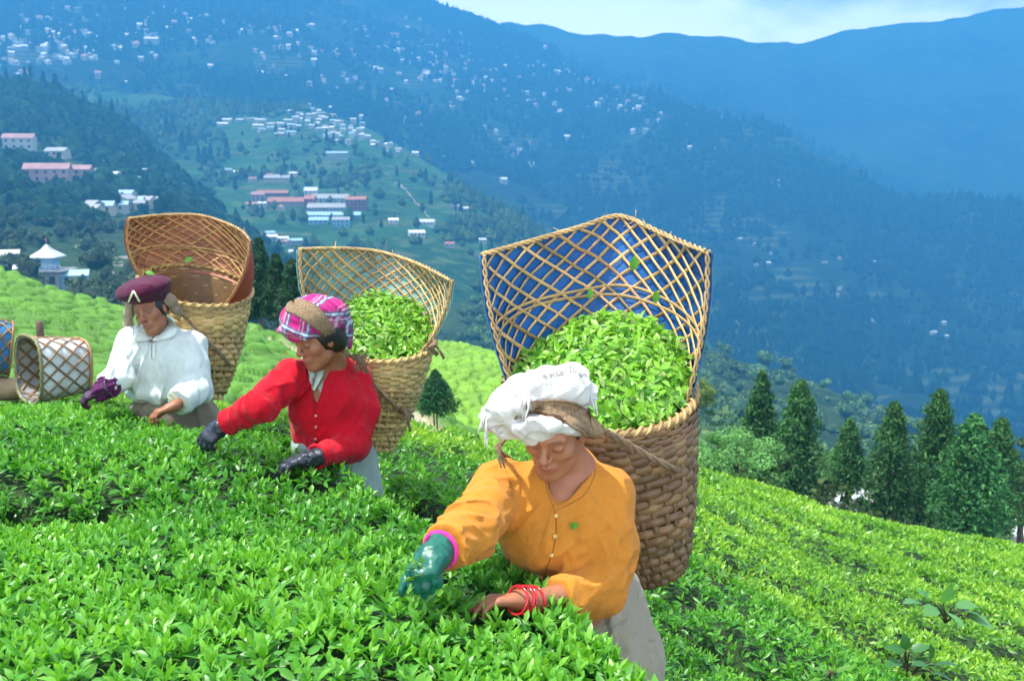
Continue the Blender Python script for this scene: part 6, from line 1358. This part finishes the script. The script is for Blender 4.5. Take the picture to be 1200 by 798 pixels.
rope_twist('strap_knot', A((505, 392, 4.12), (510, 402, 4.08), (504, 408, 4.06), (512, 415, 4.10)), .010, b2.root, n=26); rope_twist('loose_cord', A((508, 402, 4.1), (516, 412, 4.08), (520, 420, 4.1)), .006, b2.root, n=12)
tk = MB()
for k in range(26):
    a = P(421 + rg.normal() * 1.5, 420 + rg.normal() * 1.5, 3.85); b = a + CR * rg.uniform(-.01, .03) - CU * rg.uniform(.02, .06) - CF * rg.uniform(0, .03); tk.add(*tube(catmull([a, a + CU * .012 + CR * .015 * rg.normal(), b], 7), .0026, 4), col=(1.9, 1.8, 1.5))
tag(tk.build('strap_tassel', M['rope'], b2.root), kind='stuff')
BLK = (.022, .026, .045)
def glove(parent, w, d, n, ts, sc, curl, spread, col, cuff=.040, h=.003, clen=.035, mat=None):
    g = Field(); hh, tt_ = hand_ops(w, d, n, ts, sc, curl, spread, fat=1.18); g.u(rc(w - d * clen, w + d * .02, cuff, .030)); add_hand(g, hh, 1.2); g.disp(lambda p: (.0022 * fbm(p / .018, 3)).astype(np.float32)).disp(near_mask(folds(np.cross(d, n), 8, 60, .005, 3), w, .06)); g.cut(half(w - d * clen, -d))
    sdf_obj('glove', g, *box_of([w, *tt_, w - d * clen, w + d * .1], .05), h, mat or M['rubber'], parent, cloth_col(col, 1, .3), dec=.4)
glove(w2, RW, RHd, RHn, -1, 1.0, (30, 36, 40, 42), .12, BLK); glove(w2, LW, LHd, LHn, -1, 1.0, (14, 20, 24, 30), .2, BLK, .036)
p, n_ = stick(bs2, 336, 416, .006, 3.8)
for k in range(3): leaf_piece('leaf_scrap', p + CR * .008 * k, cv(rg.normal(), 1, .3), n_, .016, 'tiny yellow-green leaf scrap on the shoulder of the red cardigan', parent=None, col=(.35, .36, .05)) if k == 0 else None

# ---------------------------------------------------------------- 3 the woman in white
RS, LS = P(157, 401, 5.02), P(224, 406, 5.10); RE, RW = P(138, 444, 4.90), P(122, 457, 4.80); LE, LW = P(230, 456, 4.98), P(205, 476, 4.80)
HC = P(177, 364, 4.93); HR = axes(cv(-.16, -.26, .95), cv(-.32, .92, .25)); nb = P(186, 394, 5.06); ch = P(190, 430, 5.07); pv_ = P(201, 500, 5.13); TF = axes(cv(-.2, -.1, .97), cv(0, 1, .1)); gr = ground_under(pv_)
body = Field(); Lf = head_ops(body, HC, HR, .98)
body.u(rc(HC - .03 * HR[1] - .03 * HR[2], nb, .048, .055), .02).u(rc(RS, LS, .045, .045), .05).u(rc(nb, ch, .07, .10), .05).u(el(ch, TF, (.135, .09, .15)), .05).u(rc(ch, pv_, .11, .13), .06).u(chain([RS, RE, RW], [.045, .037, .026]), .012).u(chain([LS, LE, LW], [.045, .037, .026]), .012)
WRd, WRn = cv(-.92, -.35, .10), cv(-.2, -.8, -.3); WLd, WLn = cv(-.86, -.30, .35), cv(-.2, -.9, 0)
h1, t1 = hand_ops(RW, WRd, WRn, -1, .95, (30, 36, 40, 42)); h2, t2 = hand_ops(LW, WLd, WLn, -1, 1.0, (30, 34, 38, 40)); add_hand(body, h1); add_hand(body, h2); feet = legs(body, pv_ + [-.08, 0, -.05], pv_ + [.08, 0, -.05], gr)
w3 = empty('person', gr, 'woman in a white shirt and maroon beret looking at the camera from the tea', 'person')
sdf_obj('body', body, *box_of([RS, LS, RE, RW, HC + [0, 0, .13], gr, LE, *t1, *t2, pv_], .14), .0046, M['skin'], w3, face_paint(HC, HR, .98, SK * .88, (.30, .10, .08), True), 1, dec=.2)
eyes_open(w3, Lf, HR, .98, -P(178, 364, 4.9))
WSH = (.62, .68, .65)
ca = Field().u(rc(RS, LS, .072, .072)).u(el(ch + [0, 0, .01], TF, (.185, .130, .18)), .05).u(el(P(190, 458, 5.08), TF, (.180, .14, .07)), .05).u(rc(nb + [0, .02, 0], ch, .085, .13), .05).cut(half(P(183, 473, 5.08), -CU - .1 * CR)).u(chain([RS, RE, RW + .0], [.078, .070, .048]), .03).u(chain([LS, LE, LW + nrm(LW - LE) * .0], [.080, .075, .060]), .03)
ca.disp(near_mask(folds(CU + .3 * CR, 4, 15, .012, 3), ch, .26)).disp(near_mask(folds(CR * .4 + CU, 5, 20, .013, 6), RE, .2)).disp(near_mask(folds(CU - .3 * CR, 5, 18, .012, 12), LE, .22)).disp(lambda p: (.003 * fbm(p / .03, 2)).astype(np.float32))
dR = nrm(RW - RE); dL = nrm(LW - LE); c1 = RW - dR * .02; c2 = LW - dL * .035; ca.sub(lambda p: np.maximum(half(c1, -dR)(p), sp(c1 + dR * .06, .13)(p)), .002); ca.sub(lambda p: np.maximum(half(c2, -dL)(p), sp(c2 + dL * .07, .14)(p)), .002)
ca.sub(rc(nb + cv(-.1, 0, 1) * .06 + [0, 0, .03], P(178, 408, 4.93), .040, .003), .005).sub(rc(HC - .06 * HR[2], nb + [0, 0, .025], .058, .050), .01)
s3, SV3, SF3 = sdf_obj('shirt', ca, *box_of([RS, LS, RE, RW, nb, LE, LW, ch, P(190, 475, 5.08)], .14), .0052, M['cloth'], w3, cloth_col(WSH, 3, .05), dec=.42); bs3 = bvh_of(SV3, SF3)
patch('collar', bs3, [(163, 379), (166, 385), (176, 398)], [(157, 388), (158, 401), (176, 400)], 12, 6, .014, .004, M['cloth'], s3, (.78, .84, .80), 4.93, .006)
patch('collar', bs3, [(196, 367), (193, 380), (179, 400)], [(205, 374), (205, 394), (181, 402)], 14, 6, .014, .004, M['cloth'], s3, (.78, .84, .80), 4.96, .006)
seam('placket', bs3, [(178, 400), (178, 410), (178, 420)], .004, M['cloth'], s3, (.30, .26, .2), .001, 12); patch('pocket_band', bs3, [(174, 401), (173, 420)], [(183, 401), (183, 420)], 10, 4, .004, .003, M['cloth'], s3, (.68, .74, .70), 4.9)
seam('cuff_trim', bs3, [(197, 465), (205, 472), (213, 480)], .0035, M['cloth'], s3, (.62, .60, .25), .002, 12, 4.8); seam('cuff_trim', bs3, [(201, 461), (209, 468), (217, 476)], .003, M['cloth'], s3, (.62, .60, .25), .002, 12, 4.8)
sk = Field().u(el(P(192, 478, 5.10), np.eye(3), (.165, .14, .07))).u(rc(P(203, 500, 5.12), gr + [0, 0, .14], .175, .18), .05).u(el(P(232, 488, 5.14), np.eye(3), (.10, .12, .10)), .04).cut(half(P(190, 464, 5.08), CU)).cut(half(gr + [0, 0, .1], (0, 0, -1))).disp(folds(np.array([0, .1, 1.0]), 3, 14, .012, 15))
sdf_obj('skirt', sk, *box_of([P(150, 466, 5.0), P(262, 480, 5.2), gr + .2, gr - [.2, .2, 0]], .08), .009, M['cloth'], w3, cloth_col((.20, .165, .12), 8, .12), dec=.34); shoes(w3, feet, (.03, .025, .02))
be = Field().u(el(P(168, 339, 4.90), axes(cv(-.2, -.32, .92), cv(-.24, .90, .35)), (.142, .130, .056))).u(el(P(176, 347, 4.94), HR, (.092, .104, .05)), .03).sub(el(Lf(0, .02, -.05), HR, (.09, .10, .105)), .004).disp(folds(CR, 4, 16, .006, 4)).disp(lambda p: (.002 * fbm(p / .02, 2)).astype(np.float32))
be_o, BV_, BF_ = sdf_obj('beret', be, *box_of([P(138, 358, 4.9), P(202, 315, 4.95), P(170, 340, 4.75), P(170, 340, 5.1)], .04), .0042, M['cloth'], w3, cloth_col((.070, .010, .034), 3, .2)); bb3 = bvh_of(BV_, BF_)
for a_, b_ in (((157, 341), (151, 353)), ((157, 341), (163, 352))): patch('badge', bb3, [(a_[0] - 1, a_[1]), (b_[0] - 1.2, b_[1])], [(a_[0] + 1, a_[1]), (b_[0] + 1.2, b_[1])], 6, 3, .007, .004, M['cloth'], be_o, (.78, .85, .55), 4.8)
p, n_ = stick(bb3, 170, 319, .006, 4.9); leaf_piece('stray_leaf', p, CR - .2 * CU, n_ + CU, .05, 'small green leaf lying on top of the maroon beret', w=1.6)
hf = Field().u(el(Lf(0, -.016, .012), HR, (.079, .092, .088))).sub(el(Lf(0, .085, -.035), HR, (.072, .085, .096)), .01); sdf_obj('hair', hf, *box_of([HC], .13), .007, M['hair'], w3)
# head cloth and strap of basket 3
CL = (.30, .225, .155)
nk = Field().u(chain(A((190, 344, 4.94), (198, 352, 4.96), (206, 362, 5.0), (212, 368, 5.05)), [.030, .030, .020, .012])).disp(folds(CR - CU, 5, 40, .006, 3)); sdf_obj('head_strap', nk, *box_of(A((185, 340, 4.9), (214, 370, 5.1)), .05), .006, M['cloth'], b3.root, cloth_col(CL, 3, .3))
nk = Field().u(chain(A((152, 352, 4.95), (151, 366, 4.97), (150, 380, 5.02), (148, 392, 5.10)), [.022, .022, .018, .012])).disp(folds(CU, 5, 40, .006, 3)); sdf_obj('head_strap', nk, *box_of(A((147, 350, 4.9), (153, 394, 5.1)), .05), .006, M['cloth'], b3.root, cloth_col((.42, .34, .25), 3, .3))
rope_twist('strap_rope', A((209, 365, 5.02), (220, 375, 5.08), (236, 392, 5.12), (252, 408, 5.16), (266, 424, 5.25), (272, 430, 5.38)), .009, b3.root)
glove(w3, RW, WRd, WRn, -1, 1.0, (30, 36, 40, 42), .12, (.05, .010, .045), .05, .004, .03)
cf = Field().u(chain([RW - dR * .03, RW + WRd * .02], [.052, .042])).sub(rc(RW - dR * .07, RW + WRd * .06, .044, .036), .004).disp(folds(WRd, 6, 40, .014, 4)); sdf_obj('purple_cuff', cf, *box_of([RW - dR * .03, RW + WRd * .02], .10), .0045, M['cloth'], w3, cloth_col((.085, .012, .075), 2, .3))
# ------------------------------------------------------------------ odd plants among the tea
def weed(name, base, label, specs, col, stem=True, lw=1.4):
    root = empty(name, base, label, 'plant')
    for (u, v, d, L, du, dv, dz_) in specs:
        p = P(u, v, d); dr = nrm(CR * du + CU * dv - CF * dz_); Vv, Ff, Cc = leaves_arrays(p[None], dr[None], (CU + .35 * RNG.normal(size=3) - CF * .4)[None], np.array([L]), np.array([lw]), LEAF_HI, np.array([col]) * RNG.uniform(.8, 1.25)); obj('leaf', Vv, Ff, M['leaf'], root, cols=Cc)
        if stem: V, F = tube(catmull([base, (base + p) / 2 + CU * .03, p], 6), .004, 5); obj('stem', V, F, M['bark'], root)
weed('broad_leaf_weed', P(1108, 730, 6.7), 'broad-leaved plant with large pale green leaves in a gap of the tea at the right', [(1080, 706, 6.6, .15, -1, .15, .3), (1092, 704, 6.6, .15, -.6, .5, .3), (1105, 706, 6.5, .15, .2, .8, .4), (1118, 710, 6.5, .15, .9, .2, .5), (1128, 716, 6.4, .15, 1, -.15, .4), (1108, 716, 6.4, .17, .3, -.3, .8), (1098, 712, 6.4, .15, -.8, -.1, .6), (1135, 722, 6.4, .17, .9, -.3, .3)], (.11, .30, .09), lw=1.8)
weed('sapling', P(1062, 798, 5.0), 'young leafy sapling with a reddish stem near the bottom right corner', [(1062, 762, 4.95, .10, -.2, 1, .2), (1060, 764, 4.95, .11, -1, .4, .2), (1066, 763, 4.95, .11, 1, .4, .2), (1058, 776, 4.95, .11, -1, 0, .3), (1068, 776, 4.95, .11, 1, .1, .3), (1090, 775, 4.9, .10, 0, 1, .2), (1088, 779, 4.9, .10, -1, .2, .3), (1094, 779, 4.9, .12, 1, .2, .3), (1092, 787, 4.9, .10, .8, -.2, .4)], (.045, .16, .04))
weed('broad_leaf_weed', P(972, 798, 4.4), 'bright narrow-leaved sprout at the lower edge right of the gap', [(972, 790, 4.35, .10, -1, .5, .2), (974, 788, 4.35, .11, 0, 1, .2), (977, 789, 4.35, .10, 1, .5, .2), (970, 793, 4.35, .09, -.9, 0, .3)], (.10, .26, .03), lw=.8)
for (su, sv, dd_, L, lab) in ((741, 318, 3.15, .055, 'small green leaf caught high on the lattice inside the blue-lined basket'), (690, 351, 3.2, .04, 'small green leaf lying on the lattice band inside the blue-lined basket'), (767, 356, 3.05, .045, 'small green leaf above the heap near the right side of the blue lining')):
    leaf_piece('stray_leaf', P(su, sv, dd_), CU * 1.0 + CR * .2, -CF + .3 * CR, L, lab, w=1.4)
leaf_piece('stray_leaf', P(216, 306, 5.35), CR + .4 * CU, -CF, .05, 'small green leaf on the lattice inside the empty basket', w=1.5)
# ------------------------------------------------------------------ haze
hv = bpy.data.materials.new('air'); hv.use_nodes = True; n = hv.node_tree.nodes; n.clear()
ho = n.new('ShaderNodeOutputMaterial'); pv = n.new('ShaderNodeVolumePrincipled'); pv.inputs['Density'].default_value = HAZE_DENSITY; pv.inputs['Color'].default_value = (*HAZE_COLOR, 1); pv.inputs['Anisotropy'].default_value = 0.0
hv.node_tree.links.new(pv.outputs[0], ho.inputs['Volume'])
HX, HY0, HY1, HZ0, HZ1 = 8000, -1600, 5300, -660, 1050
V_, F_ = boxm((0, (HY0 + HY1) / 2, (HZ0 + HZ1) / 2), (2 * HX, HY1 - HY0, HZ1 - HZ0))
tag(obj('haze', V_, F_, hv, smooth=False), kind='stuff')
